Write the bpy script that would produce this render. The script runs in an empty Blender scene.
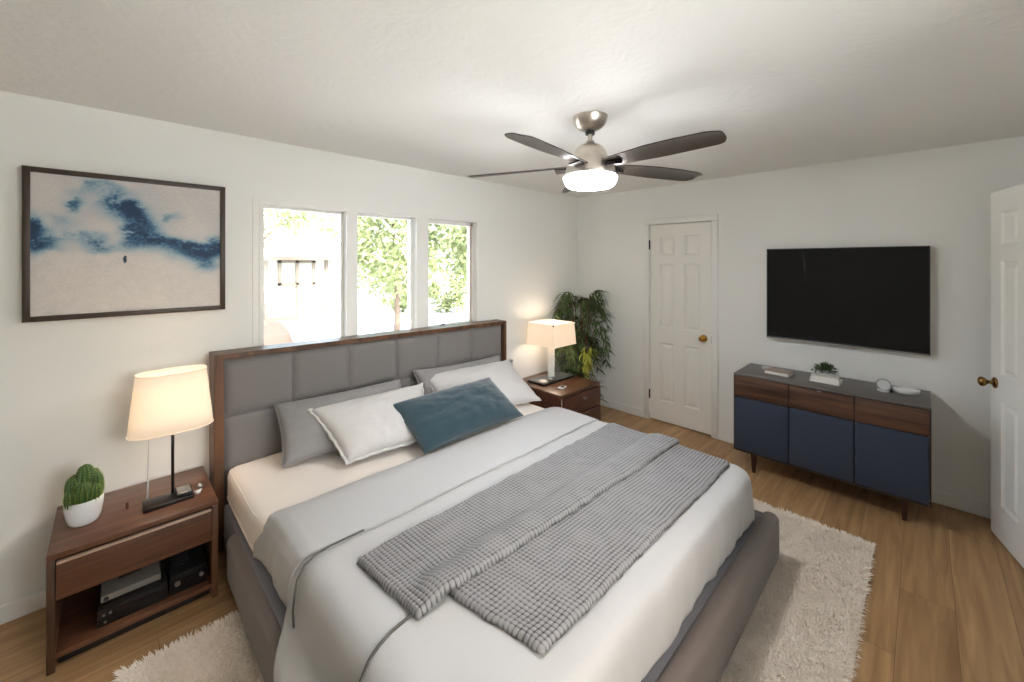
import bpy, bmesh, math, random
import numpy as np
from mathutils import Vector, Matrix, noise
PI = math.pi
random.seed(7); rng = np.random.default_rng(7)
S = bpy.context.scene
C = S.collection

# ------------------------------------------------------------ camera, sky, sun, exposure
FPX = 405.5
CAM_H = 1.653
cd = bpy.data.cameras.new('camera'); cam = bpy.data.objects.new('camera', cd); C.objects.link(cam)
cam.location = (0, 0, CAM_H)
cam.rotation_euler = (PI/2, 0, math.atan2(411, 405.5) - PI/2)
cd.sensor_width = 36; cd.lens = FPX/1024*36
cd.shift_y = -(341-262.5)/1024
cd.clip_start = 0.05; cd.clip_end = 300
S.camera = cam
S.view_settings.view_transform = 'Standard'; S.view_settings.look = 'None'
S.view_settings.gamma = 1; S.view_settings.use_curve_mapping = False
S.view_settings.exposure = 1.35
w = bpy.data.worlds.new('sky'); S.world = w; w.use_nodes = True
nt = w.node_tree; nt.nodes.clear()
sky = nt.nodes.new('ShaderNodeTexSky'); sky.sky_type = 'NISHITA'; sky.sun_disc = False
sky.sun_elevation = math.radians(52); sky.sun_rotation = math.radians(180); sky.air_density = 1.0; sky.dust_density = 5.0
mixs = nt.nodes.new('ShaderNodeMix'); mixs.data_type = 'RGBA'; mixs.inputs[0].default_value = .12
mixs.inputs[7].default_value = (9.6, 10.2, 11.2, 1)
bg = nt.nodes.new('ShaderNodeBackground'); bg.inputs[1].default_value = 0.75
wo = nt.nodes.new('ShaderNodeOutputWorld')
nt.links.new(sky.outputs[0], mixs.inputs[6]); nt.links.new(mixs.outputs[2], bg.inputs[0]); nt.links.new(bg.outputs[0], wo.inputs[0])
sd = bpy.data.lights.new('sun', 'SUN'); sun = bpy.data.objects.new('sun', sd); C.objects.link(sun)
sd.energy = 5; sd.angle = math.radians(1.0); sd.color = (1, .98, .96)
sun.rotation_euler = (math.radians(38), 0, math.radians(-8))     # comes over the house roof, lights the yard

FAN_EMIT = 33.5
LAMP_W = 1.35

# ------------------------------------------------------------ materials
def new_mat(name):
    m = bpy.data.materials.new(name); m.use_nodes = True
    return m, m.node_tree, m.node_tree.nodes['Principled BSDF']
def srgb(r, g, b):
    f = lambda c: (c/255/12.92) if c/255 <= .04045 else ((c/255+.055)/1.055)**2.4
    return (f(r), f(g), f(b), 1)
def N(nt, t, **kw):
    n = nt.nodes.new(t)
    for k, v in kw.items(): setattr(n, k, v)
    return n
def plain(name, col, rough=.5, metal=0, bump=0, bscale=200, spec=.5, var=0, vscale=6, coat=0, sheen=0):
    m, nt, b = new_mat(name)
    b.inputs['Base Color'].default_value = srgb(*col); b.inputs['Roughness'].default_value = rough
    b.inputs['Metallic'].default_value = metal; b.inputs['Specular IOR Level'].default_value = spec
    b.inputs['Coat Weight'].default_value = coat
    if sheen:
        b.inputs['Sheen Weight'].default_value = sheen; b.inputs['Sheen Roughness'].default_value = .5
    tc = N(nt, 'ShaderNodeTexCoord')
    if bump:
        n = N(nt, 'ShaderNodeTexNoise'); n.inputs['Scale'].default_value = bscale; n.inputs['Detail'].default_value = 3
        bp = N(nt, 'ShaderNodeBump'); bp.inputs['Strength'].default_value = bump; bp.inputs['Distance'].default_value = .002
        nt.links.new(tc.outputs['Object'], n.inputs['Vector']); nt.links.new(n.outputs['Fac'], bp.inputs['Height'])
        nt.links.new(bp.outputs[0], b.inputs['Normal'])
    if var:
        n = N(nt, 'ShaderNodeTexNoise'); n.inputs['Scale'].default_value = vscale; n.inputs['Detail'].default_value = 4
        mx = N(nt, 'ShaderNodeMix', data_type='RGBA')
        c = srgb(*col); mx.inputs[6].default_value = tuple(x*(1-var) for x in c[:3])+(1,); mx.inputs[7].default_value = tuple(min(1, x*(1+var)) for x in c[:3])+(1,)
        nt.links.new(tc.outputs['Object'], n.inputs['Vector']); nt.links.new(n.outputs['Fac'], mx.inputs[0]); nt.links.new(mx.outputs[2], b.inputs['Base Color'])
    return m
def wood(name, dark, light, axis='X', rough=.38, scale=9):
    m, nt, b = new_mat(name)
    tc = N(nt, 'ShaderNodeTexCoord'); mp = N(nt, 'ShaderNodeMapping')
    sc = [scale]*3; sc['XYZ'.index(axis)] = scale*.08
    mp.inputs['Scale'].default_value = sc
    n1 = N(nt, 'ShaderNodeTexNoise'); n1.inputs['Scale'].default_value = 1.6; n1.inputs['Detail'].default_value = 6; n1.inputs['Distortion'].default_value = .8
    n2 = N(nt, 'ShaderNodeTexNoise'); n2.inputs['Scale'].default_value = 9; n2.inputs['Detail'].default_value = 3
    add = N(nt, 'ShaderNodeMath', operation='MULTIPLY_ADD'); add.inputs[1].default_value = .3
    r = N(nt, 'ShaderNodeValToRGB'); r.color_ramp.elements[0].position = .42; r.color_ramp.elements[0].color = srgb(*dark)
    r.color_ramp.elements[1].position = .85; r.color_ramp.elements[1].color = srgb(*light)
    L = nt.links.new
    L(tc.outputs['Object'], mp.inputs[0]); L(mp.outputs[0], n1.inputs['Vector']); L(mp.outputs[0], n2.inputs['Vector'])
    L(n2.outputs['Fac'], add.inputs[0]); L(n1.outputs['Fac'], add.inputs[2]); L(add.outputs[0], r.inputs[0]); L(r.outputs[0], b.inputs['Base Color'])
    b.inputs['Roughness'].default_value = rough
    return m
def fabric(name, col, bump=.35, scale=350, rough=.9, sheen=.3, var=.06):
    m, nt, b = new_mat(name)
    tc = N(nt, 'ShaderNodeTexCoord')
    n = N(nt, 'ShaderNodeTexNoise'); n.inputs['Scale'].default_value = scale; n.inputs['Detail'].default_value = 2
    bp = N(nt, 'ShaderNodeBump'); bp.inputs['Strength'].default_value = bump; bp.inputs['Distance'].default_value = .0015
    n2 = N(nt, 'ShaderNodeTexNoise'); n2.inputs['Scale'].default_value = 60; n2.inputs['Detail'].default_value = 5
    mx = N(nt, 'ShaderNodeMix', data_type='RGBA'); c = srgb(*col)
    mx.inputs[6].default_value = tuple(x*(1-var) for x in c[:3])+(1,); mx.inputs[7].default_value = tuple(min(1, x*(1+var)) for x in c[:3])+(1,)
    L = nt.links.new
    L(tc.outputs['Object'], n.inputs['Vector']); L(n.outputs['Fac'], bp.inputs['Height']); L(bp.outputs[0], b.inputs['Normal'])
    L(tc.outputs['Object'], n2.inputs['Vector']); L(n2.outputs['Fac'], mx.inputs[0]); L(mx.outputs[2], b.inputs['Base Color'])
    b.inputs['Roughness'].default_value = rough; b.inputs['Specular IOR Level'].default_value = .2
    b.inputs['Sheen Weight'].default_value = sheen; b.inputs['Sheen Roughness'].default_value = .5
    return m

M = {}
M['wall'] = plain('wall_paint', (242, 241, 235), .8, bump=.12, bscale=90, spec=.25)
def ceiling_mat():
    m, nt, b = new_mat('ceiling_texture'); L = nt.links.new
    tc = N(nt, 'ShaderNodeTexCoord')
    n = N(nt, 'ShaderNodeTexNoise'); n.inputs['Scale'].default_value = 7; n.inputs['Detail'].default_value = 5; n.inputs['Distortion'].default_value = 2.2
    n2 = N(nt, 'ShaderNodeTexNoise'); n2.inputs['Scale'].default_value = 45; n2.inputs['Detail'].default_value = 2
    ma = N(nt, 'ShaderNodeMath', operation='MULTIPLY_ADD'); ma.inputs[1].default_value = .35
    bp = N(nt, 'ShaderNodeBump'); bp.inputs['Strength'].default_value = .33; bp.inputs['Distance'].default_value = .012
    L(tc.outputs['Object'], n.inputs['Vector']); L(tc.outputs['Object'], n2.inputs['Vector']); L(n2.outputs['Fac'], ma.inputs[0]); L(n.outputs['Fac'], ma.inputs[2])
    L(ma.outputs[0], bp.inputs['Height']); L(bp.outputs[0], b.inputs['Normal'])
    b.inputs['Base Color'].default_value = srgb(241, 239, 234); b.inputs['Roughness'].default_value = .85; b.inputs['Specular IOR Level'].default_value = .2
    return m
M['ceiling'] = ceiling_mat()
M['trim'] = plain('white_trim', (242, 240, 234), .45)
M['door'] = plain('door_paint', (242, 239, 230), .42)
def floor_mat():
    m, nt, b = new_mat('oak_planks'); L = nt.links.new
    tc = N(nt, 'ShaderNodeTexCoord')
    br = N(nt, 'ShaderNodeTexBrick'); br.offset = .37; br.offset_frequency = 2
    br.inputs['Scale'].default_value = 1; br.inputs['Brick Width'].default_value = 1.35; br.inputs['Row Height'].default_value = .19
    br.inputs['Mortar Size'].default_value = .0012; br.inputs['Mortar Smooth'].default_value = .2; br.inputs['Bias'].default_value = 0
    br.inputs['Color1'].default_value = (0, 0, 0, 1); br.inputs['Color2'].default_value = (1, 1, 1, 1); br.inputs['Mortar'].default_value = (.5, .5, .5, 1)
    L(tc.outputs['Object'], br.inputs['Vector'])
    mp = N(nt, 'ShaderNodeMapping'); mp.inputs['Scale'].default_value = (.7, 9, 1)
    off = N(nt, 'ShaderNodeVectorMath', operation='MULTIPLY_ADD'); off.inputs[1].default_value = (7, 7, 7)
    L(br.outputs['Color'], off.inputs[0]); L(tc.outputs['Object'], off.inputs[2]); L(off.outputs[0], mp.inputs[0])
    n = N(nt, 'ShaderNodeTexNoise'); n.inputs['Scale'].default_value = 2.2; n.inputs['Detail'].default_value = 8; n.inputs['Distortion'].default_value = 1.1
    L(mp.outputs[0], n.inputs['Vector'])
    r = N(nt, 'ShaderNodeValToRGB'); e = r.color_ramp.elements
    e[0].position = .25; e[0].color = srgb(156, 118, 78); e[1].position = .75; e[1].color = srgb(206, 166, 118)
    L(n.outputs['Fac'], r.inputs[0])
    r2 = N(nt, 'ShaderNodeValToRGB'); r2.color_ramp.elements[0].color = (.82, .80, .78, 1); r2.color_ramp.elements[1].color = (1.0, 1.0, 1.0, 1)
    L(br.outputs['Color'], r2.inputs[0])
    mu = N(nt, 'ShaderNodeMix', data_type='RGBA', blend_type='MULTIPLY'); mu.inputs[0].default_value = 1
    L(r.outputs[0], mu.inputs[6]); L(r2.outputs[0], mu.inputs[7])
    mo = N(nt, 'ShaderNodeMix', data_type='RGBA'); mo.inputs[7].default_value = srgb(122, 90, 60)
    L(br.outputs['Fac'], mo.inputs[0]); L(mu.outputs[2], mo.inputs[6]); L(mo.outputs[2], b.inputs['Base Color'])
    b.inputs['Roughness'].default_value = .42
    bp = N(nt, 'ShaderNodeBump'); bp.inputs['Strength'].default_value = .15; bp.inputs['Distance'].default_value = .002
    L(n.outputs['Fac'], bp.inputs['Height']); L(bp.outputs[0], b.inputs['Normal'])
    return m
M['floor'] = floor_mat()
M['walnut'] = wood('walnut_x', (52, 31, 21), (112, 73, 50), 'X')
M['walnut_y'] = wood('walnut_y', (62, 38, 26), (132, 86, 58), 'Y')
M['walnut_z'] = wood('walnut_z', (56, 37, 25), (114, 78, 53), 'Z')
M['walnut_top'] = wood('walnut_top', (64, 41, 30), (122, 82, 60), 'X', .3)
M['red_walnut'] = wood('red_walnut', (50, 27, 20), (106, 64, 46), 'X', .35)
M['console_wood'] = wood('console_walnut', (54, 35, 26), (110, 75, 55), 'Y', .4, 14)
M['console_frame'] = plain('console_casing', (106, 100, 95), .42, bump=.1)
M['console_edge'] = plain('console_casing_side', (52, 38, 32), .5)
M['leg_wood'] = plain('dark_leg_wood', (52, 24, 18), .35)
M['blue'] = fabric('blue_upholstery', (58, 65, 80), .15, 500, .6, .1)
M['uph'] = fabric('taupe_upholstery', (118, 107, 101), .3, 420)
M['uph_dark'] = fabric('taupe_base_cloth', (120, 119, 126), .3, 420)
M['uph_head'] = fabric('grey_headboard_cloth', (126, 121, 118), .3, 420)
M['sheet'] = fabric('cream_sheet', (238, 228, 217), .1, 300, .85, .1, .02)
M['duvet'] = fabric('white_duvet_cloth', (189, 187, 184), .12, 260, .85, .15, .02)
M['piping'] = fabric('dark_piping', (92, 90, 84), .4, 500)
M['pil_white'] = fabric('white_pillow_cloth', (206, 202, 198), .12, 260, .85, .15, .02)
M['pil_grey'] = fabric('grey_pillow_cloth', (146, 143, 141), .25, 420, .85, .2)
M['teal'] = fabric('teal_velvet', (43, 66, 74), .25, 500, .8, .6, .1)
M['rug'] = plain('rug_backing', (246, 234, 218), .95, spec=.1)
M['pile'] = plain('rug_pile', (255, 243, 228), .9, spec=.1)
M['black'] = plain('black_plastic', (16, 16, 18), .3)
M['black_matte'] = plain('black_matte', (26, 25, 26), .6)
M['screen'] = plain('tv_screen', (9, 9, 10), .06, spec=.3)
M['silver'] = plain('silver', (178, 178, 176), .3, 1)
M['dark_metal'] = plain('dark_metal', (52, 48, 46), .3, .8)
M['nickel'] = plain('brushed_nickel', (206, 197, 186), .33, 1, bump=.1, bscale=40)
M['brass'] = plain('brass', (200, 150, 72), .2, 1)
M['old_brass'] = plain('antique_brass', (140, 104, 56), .22, 1)
M['blade'] = plain('fan_blade', (64, 56, 49), .3, .25)
M['ceramic'] = plain('white_ceramic', (232, 232, 230), .25)
M['white_plastic'] = plain('white_plastic', (226, 224, 220), .4)
M['ivory'] = plain('ivory_column', (240, 236, 226), .35)
M['frame_pale'] = plain('pale_wood_strip', (176, 150, 130), .4)
M['book_paper'] = plain('book_paper', (232, 228, 220), .7)
M['book_tan'] = plain('book_cover_tan', (166, 148, 132), .6)
M['soil'] = plain('soil', (60, 46, 36), .9, bump=.5)
M['cactus'] = plain('cactus_skin', (62, 92, 34), .5, var=.25, vscale=40)
M['spine'] = plain('cactus_spines', (176, 186, 96), .6)
def leaf_mat(name, col, col2, trans=.3):
    m, nt, b = new_mat(name); L = nt.links.new
    tc = N(nt, 'ShaderNodeTexCoord'); n = N(nt, 'ShaderNodeTexNoise'); n.inputs['Scale'].default_value = 9
    mx = N(nt, 'ShaderNodeMix', data_type='RGBA'); mx.inputs[6].default_value = srgb(*col); mx.inputs[7].default_value = srgb(*col2)
    L(tc.outputs['Object'], n.inputs['Vector']); L(n.outputs['Fac'], mx.inputs[0]); L(mx.outputs[2], b.inputs['Base Color'])
    b.inputs['Roughness'].default_value = .5
    t = N(nt, 'ShaderNodeBsdfTranslucent'); L(mx.outputs[2], t.inputs[0])
    ms = N(nt, 'ShaderNodeMixShader'); ms.inputs[0].default_value = trans
    out = nt.nodes['Material Output']; L(b.outputs[0], ms.inputs[1]); L(t.outputs[0], ms.inputs[2]); L(ms.outputs[0], out.inputs[0])
    return m
M['leaf'] = leaf_mat('palm_leaf', (62, 86, 48), (108, 128, 78), .25)
M['leaf_yellow'] = leaf_mat('yellow_leaf', (170, 176, 60), (206, 204, 96), .4)
M['succulent'] = leaf_mat('succulent_leaf', (66, 90, 52), (104, 124, 78), .15)
M['tree_leaf'] = leaf_mat('tree_leaf', (112, 126, 82), (154, 162, 118), .4)
M['stem'] = plain('brown_stem', (98, 68, 44), .7)
M['bark'] = plain('bark', (92, 80, 70), .9, var=.2)
M['shed'] = plain('shed_siding', (176, 172, 164), .7)
M['shed_trim'] = plain('shed_trim', (104, 96, 86), .7)
M['shed_roof'] = plain('shed_roof', (186, 182, 174), .8)
M['ground'] = plain('yard_ground', (196, 194, 188), .95, var=.1, vscale=2)
M['grass_pale'] = plain('yard_grass', (176, 184, 132), .95, var=.2, vscale=3)
M['rock'] = plain('rock', (72, 58, 50), .9, var=.1)
def glass_mat(name='window_glass', refl=.06):
    m = bpy.data.materials.new(name); m.use_nodes = True; nt = m.node_tree; nt.nodes.clear(); L = nt.links.new
    t = N(nt, 'ShaderNodeBsdfTransparent'); t.inputs[0].default_value = (.97, .98, .97, 1)
    g = N(nt, 'ShaderNodeBsdfGlossy'); g.inputs['Roughness'].default_value = .02
    fr = N(nt, 'ShaderNodeFresnel'); fr.inputs[0].default_value = 1.45
    ms = N(nt, 'ShaderNodeMixShader'); o = N(nt, 'ShaderNodeOutputMaterial')
    L(fr.outputs[0], ms.inputs[0]); L(t.outputs[0], ms.inputs[1]); L(g.outputs[0], ms.inputs[2]); L(ms.outputs[0], o.inputs[0])
    return m
M['glass'] = glass_mat()
def shade_mat(name, col, emit):
    m, nt, b = new_mat(name); L = nt.links.new
    b.inputs['Base Color'].default_value = srgb(*col); b.inputs['Roughness'].default_value = .9
    t = N(nt, 'ShaderNodeBsdfTranslucent'); t.inputs[0].default_value = srgb(*col)
    ms = N(nt, 'ShaderNodeMixShader'); ms.inputs[0].default_value = .22
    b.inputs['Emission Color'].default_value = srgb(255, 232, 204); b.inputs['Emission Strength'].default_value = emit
    out = nt.nodes['Material Output']; L(b.outputs[0], ms.inputs[1]); L(t.outputs[0], ms.inputs[2]); L(ms.outputs[0], out.inputs[0])
    return m
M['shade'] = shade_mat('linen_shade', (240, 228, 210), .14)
def emit_mat(name, col, s):
    m, nt, b = new_mat(name)
    b.inputs['Emission Color'].default_value = srgb(*col); b.inputs['Emission Strength'].default_value = s
    b.inputs['Base Color'].default_value = (.9, .9, .9, 1)
    return m
M['bowl'] = emit_mat('fan_light_bowl', (243, 246, 252), FAN_EMIT)

# ------------------------------------------------------------ object helpers
def base_of(o):
    v = Vector((0, 0, 0))
    while o is not None:
        v += o.location; o = o.parent
    return v
def tag(o, label, cat, group=None):
    o['label'] = label; o['category'] = cat
    if group: o['group'] = group
    return o
def thing(name, label, cat, loc, group=None):
    o = bpy.data.objects.new(name, None); C.objects.link(o); o.location = loc; o.empty_display_size = .05
    return tag(o, label, cat, group)
def mesh(name, verts, faces, mat, parent=None, smooth=False, loc=None, mats=None, fmat=None, autosmooth=None):
    """verts in world metres; the mesh is stored relative to its thing's base"""
    V = np.asarray(verts, dtype=float).reshape(-1, 3)
    if parent is not None: off = np.array(base_of(parent))
    elif loc is not None: off = np.array(loc, float)
    else:
        off = (V.min(0)+V.max(0))/2; off[2] = V[:, 2].min()
    me = bpy.data.meshes.new(name); me.from_pydata((V-off).tolist(), [], [tuple(int(i) for i in f) for f in faces])
    for m in (mats or [mat]): me.materials.append(m)
    if fmat is not None: me.polygons.foreach_set('material_index', fmat)
    if smooth: me.polygons.foreach_set('use_smooth', [True]*len(me.polygons))
    me.update()
    o = bpy.data.objects.new(name, me); C.objects.link(o)
    if parent is not None: o.parent = parent
    else: o.location = off
    if autosmooth is not None: me.set_sharp_from_angle(angle=math.radians(autosmooth))
    return o
class MB:
    def __init__(s): s.v = []; s.f = []
    def add(s, v, f):
        k = len(s.v); s.v += [tuple(p) for p in v]; s.f += [tuple(i+k for i in q) for q in f]; return s
    def box(s, x0, x1, y0, y1, z0, z1, bev=0, seg=2, rot=0, piv=None):
        bm = bmesh.new(); bmesh.ops.create_cube(bm, size=1)
        for v in bm.verts: v.co = Vector(((x0+x1)/2+v.co.x*(x1-x0), (y0+y1)/2+v.co.y*(y1-y0), (z0+z1)/2+v.co.z*(z1-z0)))
        if bev: bmesh.ops.bevel(bm, geom=list(bm.edges), offset=min(bev, .49*min(abs(x1-x0), abs(y1-y0), abs(z1-z0))), segments=seg, profile=.5, affect='EDGES', clamp_overlap=True)
        if rot:
            p = Vector(piv) if piv else Vector(((x0+x1)/2, (y0+y1)/2, 0)); Rm = Matrix.Rotation(rot, 3, 'Z')
            for v in bm.verts: v.co = Rm @ (v.co-p) + p
        bm.verts.index_update()
        s.add([v.co[:] for v in bm.verts], [[v.index for v in f.verts] for f in bm.faces]); bm.free(); return s
    def lathe(s, prof, c=(0, 0, 0), n=32, axis='Z', sx=1, sy=1, cap=True):
        k = len(s.v); m = len(prof)
        for i in range(n):
            a = 2*PI*i/n
            for r, h in prof:
                x, y = r*math.cos(a)*sx, r*math.sin(a)*sy
                if axis == 'Z': p = (c[0]+x, c[1]+y, c[2]+h)
                elif axis == 'X': p = (c[0]+h, c[1]+x, c[2]+y)
                else: p = (c[0]+x, c[1]+h, c[2]+y)
                s.v.append(p)
        for i in range(n):
            j = (i+1) % n
            for t in range(m-1): s.f.append((k+i*m+t, k+j*m+t, k+j*m+t+1, k+i*m+t+1))
        if cap:
            if prof[0][0] > 1e-6: s.f.append(tuple(k+i*m for i in range(n))[::-1])
            if prof[-1][0] > 1e-6: s.f.append(tuple(k+i*m+m-1 for i in range(n)))
        return s
    def tube(s, pts, r, n=8, cap=True):
        pts = [Vector(p) for p in pts]; k = len(s.v); rs = r if isinstance(r, (list, tuple)) else [r]*len(pts)
        up = None
        for i, p in enumerate(pts):
            d = (pts[min(i+1, len(pts)-1)]-pts[max(i-1, 0)]).normalized()
            if up is None: up = Vector((0, 0, 1)) if abs(d.z) < .9 else Vector((1, 0, 0))
            a = d.cross(up).normalized(); b = a.cross(d).normalized(); up = b
            for q in range(n):
                t = 2*PI*q/n; s.v.append(tuple(p+(a*math.cos(t)+b*math.sin(t))*rs[i]))
        for i in range(len(pts)-1):
            for q in range(n):
                q2 = (q+1) % n; s.f.append((k+i*n+q, k+i*n+q2, k+(i+1)*n+q2, k+(i+1)*n+q))
        if cap:
            s.f.append(tuple(k+q for q in range(n))[::-1]); e = k+(len(pts)-1)*n; s.f.append(tuple(e+q for q in range(n)))
        return s
    def build(s, name, mat, parent=None, smooth=False, autosmooth=None, loc=None):
        return mesh(name, s.v, s.f, mat, parent, smooth or autosmooth is not None, loc, autosmooth=autosmooth)
def box(name, mat, parent, x0, x1, y0, y1, z0, z1, bev=.002, seg=2, rot=0, piv=None, smooth=False):
    return MB().box(x0, x1, y0, y1, z0, z1, bev, seg, rot, piv).build(name, mat, parent, autosmooth=35 if (bev and seg > 1) else None)
def struct(o): o['kind'] = 'structure'; return o
def grid_mesh(nu, nv, fn):
    V = [fn(i/(nu-1), j/(nv-1)) for j in range(nv) for i in range(nu)]
    F = [(j*nu+i, j*nu+i+1, (j+1)*nu+i+1, (j+1)*nu+i) for j in range(nv-1) for i in range(nu-1)]
    return V, F
def nz(x, y, z=0.0): return noise.noise(Vector((x, y, z)))
def copy_tree(o, parent=None):
    c = o.copy(); C.objects.link(c)
    if parent is not None: c.parent = parent
    for ch in list(o.children): copy_tree(ch, c)
    return c

# ------------------------------------------------------------ the room shell
X0, Y0, HC = 4.04, 2.965, 2.44
XB, YR = -1.05, -0.52           # wall behind the camera, wall on its right
T = .14
struct(box('floor', M['floor'], None, XB-T, X0+T, YR-T, Y0+T, -.1, 0, 0))
struct(box('ceiling', M['ceiling'], None, XB-T, X0+T, YR-T, Y0+T, HC, HC+.1, 0))
WX0, WX1, WZ0, WZ1 = .665, 2.505, 1.045, 2.05
b = MB(); b.box(XB-T, WX0, Y0, Y0+T, 0, HC); b.box(WX1, X0+T, Y0, Y0+T, 0, HC); b.box(WX0, WX1, Y0, Y0+T, 0, WZ0); b.box(WX0, WX1, Y0, Y0+T, WZ1, HC)
struct(b.build('wall_left', M['wall']))
DY0, DY1, DH = 1.40, 2.035, 2.055
b = MB(); b.box(X0, X0+T, YR-T, DY0, 0, HC); b.box(X0, X0+T, DY1, Y0, 0, HC); b.box(X0, X0+T, DY0, DY1, DH, HC)
struct(b.build('wall_front', M['wall']))
RX0, RX1 = 2.37, 3.12          # doorway in the wall on the right
BX0, BX1, BZ0, BZ1 = .3, 2.2, 1.0, 2.25     # opening for an unseen window, added for fill light
b = MB(); b.box(XB-T, BX0, YR-T, YR, 0, HC); b.box(BX0, BX1, YR-T, YR, 0, BZ0); b.box(BX0, BX1, YR-T, YR, BZ1, HC); b.box(BX1, RX0, YR-T, YR, 0, HC); b.box(RX1, X0, YR-T, YR, 0, HC); b.box(RX0, RX1, YR-T, YR, 2.09, HC)
struct(b.build('wall_right', M['wall']))
struct(box('wall_back', M['wall'], None, XB-T, XB, YR, Y0, 0, HC, 0))
struct(box('added_sun_block', M['trim'], None, XB-T, X0+T, YR-T-1.0, YR-T, 2.34, 2.42, 0))  # added out of view to keep direct sun out of the fill window
# closet behind the closed door and the hall beyond the open one
b = MB(); b.box(X0+T+.6, X0+T+.65, 1.1, 2.4, 0, HC); b.box(X0+T, X0+T+.65, 1.05, 1.1, 0, HC); b.box(X0+T, X0+T+.65, 2.4, 2.45, 0, HC); b.box(X0+T, X0+T+.65, 1.05, 2.45, HC, HC+.05); b.box(X0+T, X0+T+.65, 1.05, 2.45, -.1, 0); struct(b.build('wall_closet', M['wall']))
b = MB(); b.box(1.7, 4.1, -1.9, -1.86, 0, HC); b.box(1.66, 1.7, -1.9, YR-T, 0, HC); b.box(4.1, 4.14, -1.9, YR-T, 0, HC)
struct(b.build('wall_hall', M['wall']))
struct(box('floor_hall', M['floor'], None, 1.66, 4.14, -1.9, YR-T, -.1, 0, 0))
struct(box('ceiling_hall', M['ceiling'], None, 1.66, 4.14, -1.9, YR-T, HC, HC+.1, 0))

def baseboard(name, segs):
    b = MB()
    for (x0, x1, y0, y1) in segs: b.box(x0, x1, y0, y1, 0, .085, .004, 1)
    return struct(b.build(name, M['trim']))
baseboard('baseboard_left', [(XB, X0, Y0-.014, Y0)])
baseboard('baseboard_front', [(X0-.014, X0, YR, DY0-.055), (X0-.014, X0, DY1+.055, Y0-.014)])
baseboard('baseboard_right', [(XB, RX0-.055, YR, YR+.014), (RX1+.055, X0-.014, YR, YR+.014)])
baseboard('baseboard_back', [(XB, XB+.014, YR+.014, Y0-.014)])

# windows: three openings between two wide posts
posts = [(WX0, .688), (1.222, 1.302), (1.803, 1.918), (2.452, WX1)]
b = MB()
for k, (a, c) in enumerate(posts): b.box(a, c, Y0-.009, Y0+T, WZ0+.02, WZ1-.001)
b.box(WX0+.0005, WX1-.0005, Y0-.007, Y0+T-.001, 2.027, WZ1-.0005); b.box(WX0-.03, WX1+.03, Y0-.03, Y0+T-.001, WZ0-.012, WZ0+.025, .004, 2)
b.box(WX0-.035, WX0, Y0-.005, Y0, WZ0+.025, WZ1, .001, 1); b.box(WX1, WX1+.03, Y0-.005, Y0, WZ0+.025, WZ1, .001, 1)
b.box(WX0-.035, WX1+.03, Y0-.005, Y0, WZ1, WZ1+.035, .001, 1)
struct(b.build('trim_1', M['trim'], autosmooth=35))
wins = [(.688, 1.222), (1.302, 1.803), (1.918, 2.452)]
for k, (a, c) in enumerate(wins):
    r = bpy.data.objects.new('window_%d' % (k+1), None); C.objects.link(r); r.location = ((a+c)/2, Y0+.1, WZ0+.025); r['kind'] = 'structure'
    z0, z1 = WZ0+.025, 2.027; fw = .018 if k < 2 else .032; yb = Y0+.05
    b = MB(); b.box(a, a+fw, yb, yb+.04, z0, z1, .003, 1); b.box(c-fw, c, yb, yb+.04, z0, z1, .003, 1)
    b.box(a, c, yb, yb+.04, z0, z0+fw, .003, 1); b.box(a, c, yb, yb+.04, z1-fw, z1, .003, 1)
    b.build('window_frame', M['trim'], r, autosmooth=35)
    MB().box(a+fw*.5, c-fw*.5, yb+.018, yb+.022, z0+fw*.5, z1-fw*.5).build('pane', M['glass'], r)
    if k == 2:
        b = MB(); b.box(2.08, 2.16, Y0+.03, Y0+.055, z0, z0+.02, .004, 2); b.tube([(2.12, Y0+.04, z0+.02), (2.10, Y0+.02, z0+.035), (2.04, Y0+.0, z0+.03)], .006, 8)
        b.build('crank_handle', M['dark_metal'], r, autosmooth=40)
        b = MB(); b.box(c-fw-.012, c-fw, yb-.02, yb+.0, z0+.02, z1-.02, .002, 1); b.build('sash_stop', M['frame_pale'], r)
# unseen window added in the right wall to brighten the room
r = bpy.data.objects.new('window_4', None); C.objects.link(r); r.location = ((BX0+BX1)/2, YR-.07, BZ0); r['kind'] = 'structure'
b = MB(); fw = .05; ya, yb = YR-.1, YR-.04; xm = (BX0+BX1)/2
b.box(BX0, BX0+fw, ya, yb, BZ0, BZ1); b.box(BX1-fw, BX1, ya, yb, BZ0, BZ1); b.box(xm-.03, xm+.03, ya, yb, BZ0+fw, BZ1-fw)
for z0 in (BZ0, BZ1-fw): b.box(BX0+fw, BX1-fw, ya, yb, z0, z0+fw)
b.build('window_frame', M['trim'], r)
MB().box(BX0+.02, BX1-.02, YR-.075, YR-.071, BZ0+.02, BZ1-.02).build('pane', M['glass'], r)

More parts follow.
